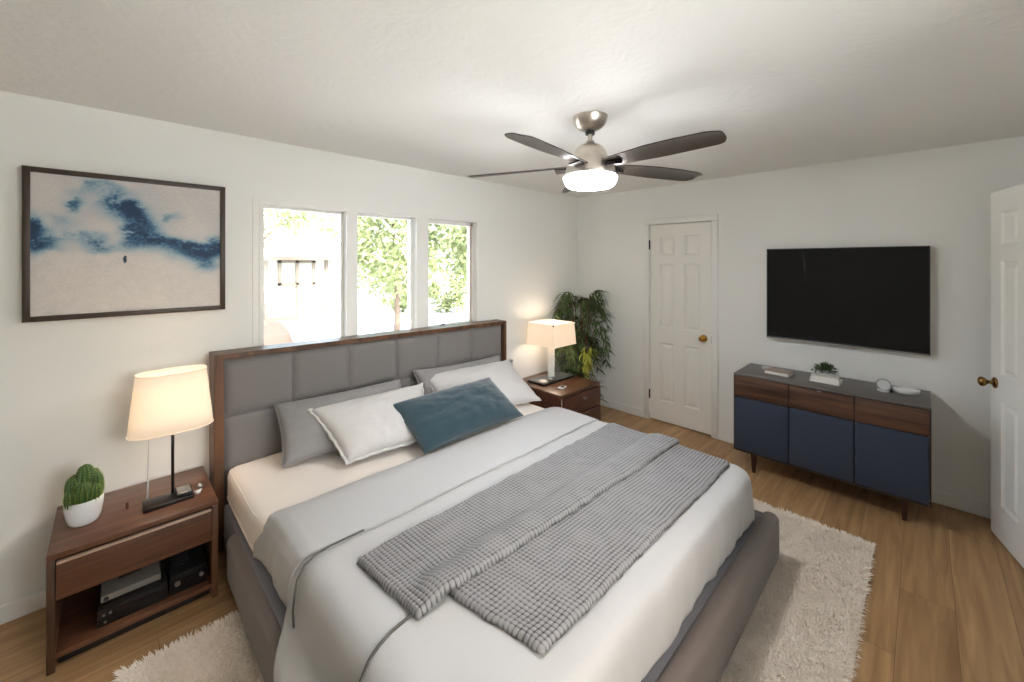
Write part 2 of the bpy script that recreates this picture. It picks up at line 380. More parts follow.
# six panel doors
def six_panel(w, h, t):
    """local: x 0..w, y 0..t (front at y=0), z 0..h"""
    st, mid = .105*w/.62, .10*w/.62
    xs = [0, st, (w-mid)/2, (w+mid)/2, w-st, w]
    zs = [0, .10*h, .40*h, .475*h, .80*h, .845*h, .94*h, h]
    V = []; F = []
    def q(p):
        k = len(V); V.extend(p); F.append((k, k+1, k+2, k+3))
    for side in (0, 1):
        Y = lambda d: d if side == 0 else t-d
        for i in range(5):
            for j in range(7):
                x0, x1, z0, z1 = xs[i], xs[i+1], zs[j], zs[j+1]
                if i in (1, 3) and j in (1, 3, 5):
                    rings = [(0, 0), (.012, .010), (.022, .011), (.045, .003)]
                    for (i0, d0), (i1, d1) in zip(rings[:-1], rings[1:]):
                        A = [(x0+i0, Y(d0), z0+i0), (x1-i0, Y(d0), z0+i0), (x1-i0, Y(d0), z1-i0), (x0+i0, Y(d0), z1-i0)]
                        B = [(x0+i1, Y(d1), z0+i1), (x1-i1, Y(d1), z0+i1), (x1-i1, Y(d1), z1-i1), (x0+i1, Y(d1), z1-i1)]
                        for e in range(4):
                            g = (e+1) % 4; q([A[e], A[g], B[g], B[e]])
                    i1, d1 = rings[-1]; q([(x0+i1, Y(d1), z0+i1), (x1-i1, Y(d1), z0+i1), (x1-i1, Y(d1), z1-i1), (x0+i1, Y(d1), z1-i1)])
                else: q([(x0, Y(0), z0), (x1, Y(0), z0), (x1, Y(0), z1), (x0, Y(0), z1)])
    q([(0, 0, 0), (0, t, 0), (0, t, h), (0, 0, h)]); q([(w, 0, 0), (w, t, 0), (w, t, h), (w, 0, h)])
    q([(0, 0, 0), (w, 0, 0), (w, t, 0), (0, t, 0)]); q([(0, 0, h), (w, 0, h), (w, t, h), (0, t, h)])
    return V, F
knob_prof = [(0, 0), (.032, 0), (.033, .006), (.026, .011), (.012, .014), (.0105, .032), (.016, .038), (.026, .046), (.029, .056), (.026, .066), (.016, .072), (0, .074)]
def fixnormals(o):
    bm = bmesh.new(); bm.from_mesh(o.data); bmesh.ops.remove_doubles(bm, verts=bm.verts, dist=1e-5); bmesh.ops.recalc_face_normals(bm, faces=bm.faces); bm.to_mesh(o.data); bm.free()
# closed door in the far wall: hinge edge at y=2.033 (left), knob side at y=1.41
d1 = bpy.data.objects.new('door_1', None); C.objects.link(d1); d1.location = (X0, 1.72, 0); d1['kind'] = 'structure'
V, F = six_panel(.612, 2.03, .035)
V = [(X0+.012+y, 2.026-x, z+.014) for x, y, z in V]
o = mesh('door_leaf', V, F, M['door'], d1); fixnormals(o)
b = MB(); b.lathe(knob_prof, (0, 0, 0), 20); k = [(X0+.012-z, 1.478+x, .925+y) for x, y, z in b.v]
ko = mesh('door_knob', k, b.f, M['brass'], d1, True); fixnormals(ko)
for z in (1.84, .27):
    MB().box(X0-.006, X0+.012, 2.024, 2.036, z-.045, z+.045, .003).lathe([(0, 0), (.006, 0), (.006, .1), (0, .1)], (X0-.004, 2.03, z-.05), 8).build('hinge', M['black_matte'], d1)
MB().box(X0+.004, X0+.014, 1.406, 1.412, .885, .955).build('strike_plate', M['old_brass'], d1)
b = MB(); cw = .055
b.box(X0-.016, X0, DY0-cw, DY0+.004, 0, DH-.004, .004, 2); b.box(X0-.016, X0, DY1-.004, DY1+cw, 0, DH-.004, .004, 2); b.box(X0-.016, X0, DY0-cw, DY1+cw, DH-.004, DH+cw, .004, 2)
b.box(X0, X0+T, DY0, DY0+.006, 0, DH); b.box(X0, X0+T, DY1-.006, DY1, 0, DH); b.box(X0+.0005, X0+T, DY0+.006, DY1-.006, DH-.006, DH)
struct(b.build('trim_2', M['trim'], autosmooth=35))
# open door at the right, swung back towards the far wall
d2 = bpy.data.objects.new('door_2', None); C.objects.link(d2); d2.location = (3.13, -.462, 0); d2['kind'] = 'structure'
fe = Vector((3.842, -.292, 0)); hg = Vector((3.115, -.468, 0)); dirv = (hg-fe).normalized(); wdt = (hg-fe).length; nrm = Vector((dirv.y, -dirv.x, 0))
if nrm.y > 0: nrm = -nrm
V, F = six_panel(wdt, 2.065, .035)
def d2p(x, y, z): return tuple(fe+dirv*x+nrm*y+Vector((0, 0, z)))
o = mesh('door_leaf', [d2p(x, y, z+.012) for x, y, z in V], F, M['door'], d2); fixnormals(o)
for sgn, y0 in ((-1, 0), (1, .035)):
    b = MB(); b.lathe(knob_prof, (0, 0, 0), 20)
    ko = mesh('door_knob', [d2p(.062+x, y0+sgn*z, .93+y) for x, y, z in b.v], b.f, M['old_brass'], d2, True); fixnormals(ko)
mesh('latch_plate', [d2p(-.001, .006, .90), d2p(-.001, .029, .90), d2p(-.001, .029, .96), d2p(-.001, .006, .96)], [(0, 1, 2, 3)], M['old_brass'], d2)
for z in (.25, 1.05, 1.85): MB().lathe([(0, 0), (.007, 0), (.007, .09), (0, .09)], tuple(hg+Vector((.004, .008, z))), 10).build('hinge', M['old_brass'], d2)
b = MB(); b.box(RX0-cw, RX0, YR, YR+.014, 0, 2.09, .004, 2); b.box(RX1, RX1+cw, YR, YR+.014, 0, 2.09, .004, 2); b.box(RX0-cw, RX1+cw, YR, YR+.014, 2.09, 2.145, .004, 2)
struct(b.build('trim_3', M['trim'], autosmooth=35))

# ------------------------------------------------------------ outlet on the window wall
t = thing('wall_outlet', 'pale outlet plate low on the wall between headboard and far nightstand', 'outlet', (2.90, Y0, .60))
box('plate', M['white_plastic'], t, 2.865, 2.935, Y0-.007, Y0, .565, .68, .003)
box('plug', M['silver'], t, 2.885, 2.91, Y0-.035, Y0-.007, .64, .665, .004)
b = MB()
for z in (.59, .635):
    b.box(2.905, 2.925, Y0-.009, Y0-.006, z-.013, z+.013, .002)
b.build('socket', M['silver'], t)

# ------------------------------------------------------------ framed picture
t = thing('framed_picture', 'wide dark framed blue and cream abstract seascape on the left wall', 'picture', (.092, Y0-.02, 1.374))
px0, px1, pz0, pz1 = -.297, .482, 1.374, 2.103
b = MB(); fw = .025; yf = Y0-.042
b.box(px0, px0+fw, yf, Y0-.002, pz0, pz1, .002); b.box(px1-fw, px1, yf, Y0-.002, pz0, pz1, .002); b.box(px0+fw, px1-fw, yf, Y0-.002, pz0, pz0+fw, .002); b.box(px0+fw, px1-fw, yf, Y0-.002, pz1-fw, pz1, .002)
b.build('frame', plain('dark_bronze_frame', (66, 52, 42), .4), t, autosmooth=35)
nu, nv = 300, 240
V, F = grid_mesh(nu, nv, lambda u, v: (px0+fw*.8+(px1-px0-fw*1.6)*u, yf+.010, pz1-fw*.8-(pz1-pz0-fw*1.6)*v))
o = mesh('canvas', V, F, None, t, mats=[None])
def ssr(r, g, b_): return np.array(srgb(r, g, b_)[:3])
deep, mid_, pale, cream, greyb = ssr(24, 56, 88), ssr(62, 106, 138), ssr(150, 172, 184), ssr(214, 207, 200), ssr(178, 180, 182)
blobs = [(.47, .20, .09, .07, .9), (.56, .22, .07, .07, 1.0), (.60, .33, .09, .10, 1.0), (.53, .40, .06, .06, .6), (.66, .46, .13, .055, 1.1), (.86, .52, .16, .055, 1.2), (.97, .48, .07, .07, 1.0), (.93, .62, .07, .07, .7), (.04, .40, .07, .05, .9), (.07, .50, .09, .05, .9), (.02, .44, .05, .12, .8), (.26, .21, .045, .035, .85),
         (.28, .44, .13, .06, .45), (.37, .50, .10, .035, .55), (.40, .08, .16, .05, .3), (.74, .24, .05, .02, .5), (.30, .12, .12, .05, .25), (.18, .32, .10, .06, .25), (.10, .55, .10, .03, .3)]
cols = np.zeros((nu*nv, 4)); cols[:, 3] = 1
for j in range(nv):
    v = j/(nv-1)
    for i in range(nu):
        u = i/(nu-1); u = u*1.29/(1+u*.29)
        n1 = nz(u*5, v*6, 1); n2 = nz(u*14, v*18, 2); n3 = nz(u*45, v*60, 3); n4 = nz(u*110, v*130, 4)
        uu = u+.05*n1+.025*n2+.008*n3; vv = v+.06*nz(u*4, v*5, 9)+.03*n2+.01*n3
        s = 0
        for (bx, by, sx, sy, a) in blobs:
            s += a*math.exp(-((uu-bx)/sx)**2*1.1-((vv-by)/sy)**2*1.1)
        s *= (1+.45*n2+.4*n3+.25*n4)
        s = max(0, min(1.25, s))
        clouds = max(0, min(1, .5+.9*n1+.4*n2))*max(0, min(1, (.58-v)*4))
        c = cream*(1-.5*clouds)+greyb*.5*clouds
        c = c*(1+.07*n3+.05*n4+.05*n2)
        if s < .35: k = s/.35; c = c*(1-k)+pale*k
        elif s < .75: k = (s-.35)/.4; c = pale*(1-k)+mid_*k
        else: k = min(1, (s-.75)/.4); c = mid_*(1-k)+deep*k
        if ((u-.505)/.010)**2+((v-.60)/.028)**2 < 1+n3: c = ssr(46, 62, 84)
        cols[j*nu+i, :3] = c
ca = o.data.color_attributes.new('paint', 'FLOAT_COLOR', 'POINT'); ca.data.foreach_set('color', cols.ravel())
m, nt_, b_ = new_mat('painted_canvas'); at = N(nt_, 'ShaderNodeVertexColor'); at.layer_name = 'paint'; nt_.links.new(at.outputs[0], b_.inputs['Base Color']); b_.inputs['Roughness'].default_value = .6
o.data.materials[0] = m

# ------------------------------------------------------------ bed
bed = thing('bed', 'king size bed with grey upholstered headboard and low taupe side rails', 'bed', (1.5, 1.7, 0))
HY0, HY1 = 2.80, 2.93
HL, HR = .405, 2.675
zt = lambda x: 1.132-.034*(x-HL)/(HR-HL)
def slab(x0, x1, y0, y1, z0, ztf, s0=0):
    return [(x0, y0, z0), (x1, y0, z0), (x1, y1, z0), (x0, y1, z0), (x0, y0, ztf(x0)+s0), (x1, y0, ztf(x1)+s0), (x1, y1, ztf(x1)+s0), (x0, y1, ztf(x0)+s0)]
BF = [(0, 3, 2, 1), (4, 5, 6, 7), (0, 1, 5, 4), (1, 2, 6, 5), (2, 3, 7, 6), (3, 0, 4, 7)]
b = MB()
b.add(slab(HL, HL+.048, HY0-.012, HY1, .02, zt, -.03), BF); b.add(slab(HR-.035, HR, HY0-.012, HY1, .02, zt, -.03), BF)
topv = [(HL, HY0-.012, zt(HL)-.03), (HR, HY0-.012, zt(HR)-.03), (HR, HY1, zt(HR)-.03), (HL, HY1, zt(HL)-.03), (HL, HY0-.012, zt(HL)), (HR, HY0-.012, zt(HR)), (HR, HY1, zt(HR)), (HL, HY1, zt(HL))]
b.add(topv, BF)
b.build('headboard_frame', M['walnut_z'], bed)
b = MB().add(slab(HL+.04, HR-.03, HY0+.03, HY1-.005, .1, zt, -.03), BF); b.build('headboard_back', M['uph_dark'], bed)
PX0, PX1 = HL+.048, HR-.035
for r_, (z0, z1f) in enumerate(((.12, lambda x: .752), (.757, lambda x: zt(x)-.030))):
    for k in range(6):
        a = PX0+(PX1-PX0)*k/6; c = PX0+(PX1-PX0)*(k+1)/6
        def fn(u, v, a=a, c=c, z0=z0, z1f=z1f):
            x = a+(c-a)*u; e = min(u, 1-u)*(c-a); z = z0+(z1f(x)-z0)*v; g = min(v, 1-v)*(z1f(x)-z0)
            p = (1-math.exp(-e/.018))*(1-math.exp(-g/.018))
            return (x, HY0+.028-.028*p+.001*nz(x*6, z*6), z)
        V, F = grid_mesh(22, 18, fn); mesh('headboard_panel', V, F, M['uph_head'], bed, True)
RT = .262
def rail(name, x0, x1, y0, y1, z1):
    return box(name, M['uph'], bed, x0, x1, y0, y1, .03, z1, .038, 5)
rail('side_rail', .412, .502, .56, 2.50, RT+.004)
rail('side_rail', 2.51, 2.60, .56, 2.50, RT+.004)
rail('foot_rail', .412, 2.60, .545, .628, .285)
box('base', M['uph_dark'], bed, .455, 2.54, .61, HY0+.0, .04, .272, .012, 3)
for (x, y) in ((.52, .66), (2.5, .66), (.52, 2.7), (2.5, 2.7)): box('foot', M['black_matte'], bed, x-.03, x+.03, y-.03, y+.03, .0, .045, .003)

# mattress with fitted sheet
mt = thing('mattress', 'thick mattress in a cream fitted sheet on the bed', 'mattress', (1.45, 1.7, .272))
MX0, MX1, MY0, MY1, MZ0, MZ1 = .462, 2.48, .70, 2.79, .273, .495
bm = bmesh.new(); bmesh.ops.create_cube(bm, size=1)
for v in bm.verts: v.co = Vector(((MX0+MX1)/2+v.co.x*(MX1-MX0), (MY0+MY1)/2+v.co.y*(MY1-MY0), (MZ0+MZ1)/2+v.co.z*(MZ1-MZ0)))
bmesh.ops.bevel(bm, geom=list(bm.edges), offset=.05, segments=5, profile=.5, affect='EDGES')
bmesh.ops.subdivide_edges(bm, edges=[e for e in bm.edges if e.calc_length() > .15], cuts=40, use_grid_fill=True)
for v in bm.verts:
    x, y, z = v.co
    if x < 1 and y < 2.2: v.co.x += .05*min(1, (2.2-y)/.4)
    if z > .36: v.co.z += .004*nz(x*5, y*5)+.003*nz(x*14, y*9, 4)
bm.verts.index_update()
mesh('cushion', [v.co[:] for v in bm.verts], [[v.index for v in f.verts] for f in bm.faces], M['sheet'], mt, True); bm.free()
b = MB()
for z, o_ in ((.472, .012), (.33, .002)):
    r_ = .05; pts = []
    for (cx, cy, a0) in ((MX0+r_, MY0+r_, PI), (MX1-r_, MY0+r_, 1.5*PI), (MX1-r_, MY1-r_, 0), (MX0+r_, MY1-r_, .5*PI)):
        for s in range(5): a = a0+s*PI/8; rr = r_-o_; pts.append((cx+rr*math.cos(a), cy+rr*math.sin(a), z))
    pts = [(px_ + (.05*min(1, (2.2-py_)/.4)+.012*min(1, (2.2-py_)/.1) if (px_ < 1 and py_ < 2.2) else 0), py_, pz_) for px_, py_, pz_ in (pts[:5]+[(MX1-r_, MY0+o_, z)]+pts[5:15]+[(MX0+o_, y_, z) for y_ in ()]+pts[15:]+[(MX0+o_, 2.2, z), (MX0+o_, 2.0, z), (MX0+o_, 1.8, z)]+[pts[0]])]; b.tube(pts, .005, 8)
b.build('piping', M['sheet'], mt, True)

# duvet
PL = [(0, 0), (.035, -.003), (.07, -.015), (.100, -.045), (.115, -.09), (.122, -.15), (.128, -.20), (.142, -.230), (.165, -.241), (.195, -.245), (.222, -.262), (.236, -.31), (.240, -.38), (.243, -.46)]
PF = [(0, 0), (.04, -.001), (.072, -.006), (.095, -.022), (.106, -.05), (.110, -.09), (.112, -.14), (.113, -.19), (.114, -.236)]
def prof(P, v):
    L = [0]
    for a, c in zip(P[:-1], P[1:]): L.append(L[-1]+math.hypot(c[0]-a[0], c[1]-a[1]))
    s = v*L[-1]
    for i in range(len(P)-1):
        if s <= L[i+1]+1e-9:
            k = (s-L[i])/(L[i+1]-L[i]); return (P[i][0]+(P[i+1][0]-P[i][0])*k, P[i][1]+(P[i+1][1]-P[i][1])*k, s)
    return (P[-1][0], P[-1][1], L[-1])
ZT = .535
def drape(name, xi0, xi1, yi0, yi1, ztop, parent, mat, thick, left=PL, foot=True, lift=0.0, skew=.62, nx=64, ny=56, ns=26, head_round=.0, wr=1.0, rightP=PF, side_cut=1.0):
    us = [-(1-i/ns) for i in range(ns)]+[i/nx for i in range(nx+1)]+[1+(i+1)/ns for i in range(ns)]
    vs = ([-(1-i/ns) for i in range(ns)] if foot else [])+[i/ny for i in range(ny+1)]
    V = []
    for vv in vs:
        for uu in us:
            a = -uu if uu < 0 else (uu-1 if uu > 1 else 0); side = -1 if uu < 0 else 1
            bb = -vv if vv < 0 else 0
            xx = xi0+(xi1-xi0)*min(1, max(0, uu)); yy = yi0+(yi1-yi0)*min(1, max(0, vv))
            if a > 0 or bb > 0:
                d = max(a, bb); ang = math.atan2(bb, a) if (a or bb) else 0
                P1 = left if side < 0 else rightP
                o1, z1, s1 = prof(P1, d*side_cut); o2, z2, s2 = prof(PF, d)
                k = math.sin(ang)**2; o_, z_ = o1*(1-k)+o2*k, z1*(1-k)+z2*k
                dx, dy = side*math.cos(ang)*o_, -math.sin(ang)*o_
                fold = (nz(yy*7+1, xx*7, s1*2)*.021+nz(yy*16, xx*16, s1*3)*.010)*min(1, d*1.3)*wr
                x = xx+dx+math.cos(ang)*side*fold; y = yy+dy-math.sin(ang)*fold; z = ztop+z_+lift*(1-k)*.5
                if side < 0 and a > 0 and bb == 0:
                    w_ = max(0, min(1, (yy-.9)/.7)); y -= skew*max(0, s1-.2)*w_*1.1
                    if s1 < .4: y += .12*min(1, s1/.35)*w_*max(0, 1-max(0, s1-.3)/.1)
            else:
                x, y, z = xx, yy, ztop
            ed = min(1, 4*min(abs(uu), 1)) if uu < .5 else 1
            z += wr*(.006*nz(xx*3.2, yy*3.2, 5)+.004*nz(xx*9, yy*5, 7)+.0022*nz(xx*24, yy*11, 8))*(1 if not(a or bb) else .4)
            if head_round and vv > 1-head_round: k = (vv-(1-head_round))/head_round; z -= (k**2)*.045
            V.append((x, y, z))
    nu = len(us); F = [(j*nu+i, j*nu+i+1, (j+1)*nu+i+1, (j+1)*nu+i) for j in range(len(vs)-1) for i in range(nu-1)]
    o = mesh(name, V, F, mat, parent, True)
    md = o.modifiers.new('thickness', 'SOLIDIFY'); md.thickness = thick; md.offset = -1
    return o
dv = thing('duvet', 'white duvet spread over the lower bed and turned back near the pillows', 'duvet', (1.45, 1.2, .5))
drape('cover', .60, 2.395, .745, 1.66, ZT, dv, M['duvet'], .02)
PB = [(0, 0), (.05, -.004), (.088, -.02), (.115, -.06), (.126, -.11), (.131, -.16), (.128, -.225)]
PBR = [(0, 0), (.05, -.004), (.085, -.025), (.105, -.07), (.11, -.12), (.112, -.2)]
drape('turned_back_band', 0.60, 2.395, 1.625, 2.09, ZT+.014, dv, M['duvet'], .016, left=PB, rightP=PBR, foot=False, skew=0, head_round=.35, ny=40, wr=.7)
# piping along the turned back edge and the second seam
def side_curve(y_at, P, lift, yfun, x_end, n=30, xi=.60, vmax=1.0, zt=ZT):
    pts = []
    for i in range(n+1):
        v = (1-i/n)*vmax; o_, z_, s_ = prof(P, v); pts.append((xi-o_-.004, yfun(s_), zt+z_+lift))
    m_ = 24
    for i in range(1, m_+1):
        x = xi+(x_end-xi)*i/m_; pts.append((x, yfun(0)+.004*nz(x*5, 0), zt+lift+.003*nz(x*3, 2)))
    return pts
MB().tube(side_curve(1.62, PB, .004, lambda s: 1.618-.02*min(1, s/.2), .74, vmax=.98, zt=ZT+.012), .0045, 8).build('edge_piping', M['piping'], dv, True)
MB().tube(side_curve(1.62, PB, .004, lambda s: 1.618, 2.34, vmax=.01, zt=ZT+.012), .003, 8).build('edge_piping', M['duvet'], dv, True)
pts = []
for i in range(31):
    v = 1-i/30; o_, z_, s_ = prof(PL, v); pts.append((.60-o_-.005, 1.125-.22*min(.2, s_)+.3*max(0, s_-.25), ZT+z_+.004))
for i in range(1, 15):
    k = i/14; pts.append((.60+.11*k, 1.125+.012*k, ZT+.005+.004*nz((.6+.13*k)*3.2, 3.4, 5)))
MB().tube(pts, .005, 8).build('seam_piping', M['piping'], dv, True)

# knitted throw, folded in two layers
def throw_mat():
    m, nt, b = new_mat('knitted_grey'); L = nt.links.new
    b.inputs['Roughness'].default_value = .95; b.inputs['Specular IOR Level'].default_value = .1
    at = N(nt, 'ShaderNodeVertexColor'); at.layer_name = 'gap_shade'
    r = N(nt, 'ShaderNodeValToRGB'); r.color_ramp.elements[0].color = srgb(58, 57, 57); r.color_ramp.elements[1].color = srgb(152, 150, 148); r.color_ramp.elements[0].position = .05; r.color_ramp.elements[1].position = .6  # shade between the knit cells is put into the colour as darker gaps
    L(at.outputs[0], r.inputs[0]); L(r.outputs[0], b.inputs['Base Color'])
    tc = N(nt, 'ShaderNodeTexCoord'); n = N(nt, 'ShaderNodeTexNoise'); n.inputs['Scale'].default_value = 500
    bp = N(nt, 'ShaderNodeBump'); bp.inputs['Strength'].default_value = .5; bp.inputs['Distance'].default_value = .002
    L(tc.outputs['Object'], n.inputs['Vector']); L(n.outputs['Fac'], bp.inputs['Height']); L(bp.outputs[0], b.inputs['Normal'])
    return m
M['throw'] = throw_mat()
th = thing('throw_blanket', 'grey chunky knitted throw folded in two layers across the duvet', 'blanket', (1.5, 1.1, .54))
def knit(name, cor, zbase, th_, sub=5, cell=.0175):
    """cor: left-head, left-foot, right-foot, right-head corners (x,y)"""
    A, B, Cc, D = [Vector(c) for c in cor]
    Lx = ((Cc-B).length+(D-A).length)/2; Ly = ((B-A).length+(D-Cc).length)/2
    cx, cy = int(Lx/cell), int(Ly/cell); nu, nv = cx*sub+1, cy*sub+1
    V = []; col = []
    for j in range(nv):
        v = j/(nv-1)
        for i in range(nu):
            u = i/(nu-1)
            e = min(u*Lx, (1-u)*Lx); g = min(v*Ly, (1-v)*Ly); q = min(e, g)
            p = (A*(1-u)+D*u)*(1-v)+(B*(1-u)+Cc*u)*v
            wig = .006*nz(p.x*8, p.y*8, 3)*min(1, q/.02)
            cu, cv = u*cx+.18*nz(p.x*10, p.y*10, 1), v*cy+.18*nz(p.x*10, p.y*10, 6)
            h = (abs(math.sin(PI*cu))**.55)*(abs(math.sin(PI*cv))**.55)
            rr = .02; prof_ = math.sqrt(max(0, 1-(1-min(1, q/rr))**2))
            # puffy outline
            ctr = Vector(((A+B+Cc+D)/4)); 
            n_ = .008*nz(p.x*20, p.y*20, 2)*(1-min(1, q/.03))
            z = zbase(p.x, p.y)+.002+(th_-.004)*prof_+.0075*h*prof_+.004*nz(p.x*4, p.y*4, 11)
            x = p.x+wig+n_; y = p.y+wig-n_
            # drop over the right edge of the bed
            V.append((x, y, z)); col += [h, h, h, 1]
    F = [(j*nu+i, (j+1)*nu+i, (j+1)*nu+i+1, j*nu+i+1) for j in range(nv-1) for i in range(nu-1)]
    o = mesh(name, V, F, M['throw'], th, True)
    ca = o.data.color_attributes.new('gap_shade', 'FLOAT_COLOR', 'POINT'); ca.data.foreach_set('color', col)
    return o
def bedtop(x, y):
    z = ZT+.006*nz(min(2.395, x)*3.2, y*3.2, 5)+.004
    if x > 2.395:
        s = x-2.395
        for a, c in zip(PF[:-1], PF[1:]):
            if a[0] <= s <= c[0]+1e-9: return z+a[1]+(c[1]-a[1])*(s-a[0])/(c[0]-a[0])
        return z-.075
    return z
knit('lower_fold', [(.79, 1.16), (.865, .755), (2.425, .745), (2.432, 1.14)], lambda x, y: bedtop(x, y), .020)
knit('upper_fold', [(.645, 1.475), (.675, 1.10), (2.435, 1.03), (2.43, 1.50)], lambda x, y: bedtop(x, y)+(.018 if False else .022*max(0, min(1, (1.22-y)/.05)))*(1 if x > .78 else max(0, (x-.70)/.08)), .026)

# ------------------------------------------------------------ pillows from their four corners
def pillow(name, label, cat, TL, TR, BR, BL, t, mat, flange=0, pinch=.035, seed=1, back=.42, group=None, piping=None):
    TL, TR, BR, BL = map(Vector, (TL, TR, BR, BL))
    nrm = ((TR-TL).cross(BL-TL)).normalized()
    if nrm.y > 0: nrm = -nrm
    ctr = (TL+TR+BR+BL)/4
    n = 44; W_ = ((TR-TL).length+(BR-BL).length)/2; H_ = ((BL-TL).length+(BR-TR).length)/2
    root = thing(name, label, cat, (ctr.x, ctr.y, min(BL.z, BR.z)), group)
    def P(u, v, sgn):
        a, b_ = 2*u-1, 2*v-1
        # edges pull in between the corners
        pu = pinch*(1-b_*b_)*a/W_*1.0; pv = pinch*(1-a*a)*b_/H_*1.0
        uu = u-pu*.5; vv = v-pv*.5
        p = (TL*(1-uu)+TR*uu)*(1-vv)+(BL*(1-uu)+BR*uu)*vv
        f = ((1-abs(a)**2.6)*(1-abs(b_)**2.6)); f = max(0, f)**.45
        # wrinkles radiating from corners/edges
        wr = .010*nz(u*7+seed, v*5, seed)+.005*nz(u*18+seed, v*12, seed+2)
        edge = (1-f)
        wr += .007*nz(math.atan2(b_, a)*6, seed, abs(a)+abs(b_))*min(1, f*2)*edge*2
        h = t*1.12*f*(1-back if sgn > 0 else back)
        return p+nrm*(sgn*h+(wr*f if sgn > 0 else 0))
    V = []; F = []
    for sgn in (1, -1):
        k = len(V)
        for j in range(n+1):
            for i in range(n+1): V.append(tuple(P(i/n, j/n, sgn)))
        for j in range(n):
            for i in range(n):
                q = (k+j*(n+1)+i, k+j*(n+1)+i+1, k+(j+1)*(n+1)+i+1, k+(j+1)*(n+1)+i); F.append(q if sgn < 0 else q[::-1])
    o = mesh('cushion', V, F, mat, root, True)
    bm = bmesh.new(); bm.from_mesh(o.data); bmesh.ops.remove_doubles(bm, verts=bm.verts, dist=1e-4); bmesh.ops.recalc_face_normals(bm, faces=bm.faces); bm.to_mesh(o.data); bm.free()
    # seam / flange round the edge
    ring = [P(i/n, 0, 1) for i in range(n)]+[P(1, i/n, 1) for i in range(n)]+[P(1-i/n, 1, 1) for i in range(n)]+[P(0, 1-i/n, 1) for i in range(n)]
    if flange:
        V = []; m_ = len(ring)
        for i, p in enumerate(ring):
            out = (p-ctr); out -= nrm*out.dot(nrm); out.normalize()
            wv = nrm*(.004*math.sin(i*.9)+.004*nz(i*.15, seed))
            V += [tuple(p-out*.012+nrm*.003), tuple(p+out*flange*.5+wv+nrm*.003), tuple(p+out*flange+wv*1.6), tuple(p+out*flange*.5+wv-nrm*.003), tuple(p-out*.012-nrm*.003)]
        F = []
        for i in range(m_):
            j = (i+1) % m_
            for q in range(4): F.append((i*5+q, j*5+q, j*5+q+1, i*5+q+1))
        mesh('flange', V, F, mat, root, True)
    else:
        MB().tube([tuple(p) for p in ring]+[tuple(ring[0])], .004, 6).build('seam', mat, root, True)
    return root
g_ = 'bed pillows'
pillow('pillow', 'grey pillow nearest the left nightstand, leaning on the headboard', 'pillow', (.70, 2.76, .79), (1.50, 2.69, .80), (1.44, 2.36, .535), (.675, 2.50, .515), .15, M['pil_grey'], seed=3, group=g_)
pillow('pillow', 'white pillow with a narrow flange in front of the left grey pillow', 'pillow', (.85, 2.60, .762), (1.61, 2.57, .765), (1.45, 2.18, .545), (.94, 2.26, .535), .15, M['pil_white'], flange=.018, seed=9, group=g_)
pillow('pillow', 'grey pillow mostly hidden at the right end of the headboard', 'pillow', (1.66, 2.775, .815), (2.50, 2.70, .815), (2.46, 2.52, .54), (1.66, 2.60, .54), .12, M['pil_grey'], seed=5, group=g_)
pillow('pillow', 'white pillow on the right side leaning behind the teal cushion', 'pillow', (1.72, 2.745, .765), (2.525, 2.62, .775), (2.50, 2.20, .525), (1.72, 2.36, .535), .14, M['pil_white'], flange=.01, seed=14, group=g_)
pillow('lumbar_cushion', 'long teal velvet cushion lying in front of the white pillows', 'cushion', (1.255, 2.385, .745), (2.11, 2.395, .748), (2.115, 2.03, .548), (1.295, 2.03, .545), .13, M['teal'], seed=21, back=.4)

# ------------------------------------------------------------ rug
rug = thing('shag_rug', 'cream shaggy rug under the bed on the oak floor', 'rug', (1.58, 1.23, 0))
RXA, RXB, RYA, RYB = .02, 3.16, .20, 2.26
V, F = grid_mesh(80, 60, lambda u, v: (RXA+(RXB-RXA)*u, RYA+(RYB-RYA)*v, .008+.006*nz(u*30, v*24)))
mesh('backing', V+[(x, y, .001) for x, y, z in V], F+[tuple(i+len(V) for i in f)[::-1] for f in F], M['rug'], rug, True)
nt_t = 120000
px = rng.uniform(RXA, RXB, nt_t*2); py = rng.uniform(RYA, RYB, nt_t*2)
keep = ~((px > .56) & (px < 2.45) & (py > .72)) ; px, py = px[keep][:nt_t], py[keep][:nt_t]; nn = len(px)
L_ = rng.uniform(.013, .021, nn); an = rng.uniform(0, 2*PI, nn); ln = rng.uniform(.45, .95, nn)
clump = np.array([nz(x*14, y*14) for x, y in zip(px, py)]); an = an*.75+clump*3
out_x = np.where(px < RXA+.03, -1, np.where(px > RXB-.03, 1, 0)); out_y = np.where(py < RYA+.03, -1, np.where(py > RYB-.03, 1, 0))
dx = np.cos(an)*L_*ln+out_x*.016; dy = np.sin(an)*L_*ln+out_y*.016
hz = L_*np.sqrt(1-ln**2*.7)
wx, wy = -np.sin(an)*.0022, np.cos(an)*.0022
base = .006
P0 = np.stack([px-wx, py-wy, np.full(nn, base)], 1); P1 = np.stack([px+wx, py+wy, np.full(nn, base)], 1)
P2 = np.stack([px+dx*.45+wx, py+dy*.45+wy, base+hz*.7], 1); P3 = np.stack([px+dx*.45-wx, py+dy*.45-wy, base+hz*.7], 1)
P4 = np.stack([px+dx, py+dy, base+hz*.9], 1)
Vp = np.stack([P0, P1, P2, P3, P4], 1).reshape(-1, 3)
idx = np.arange(nn)*5
o = mesh('pile', Vp, [f for i in idx for f in ((i, i+1, i+2, i+3), (i+3, i+2, i+4))], M['pile'], rug, True); o['kind'] = 'stuff'

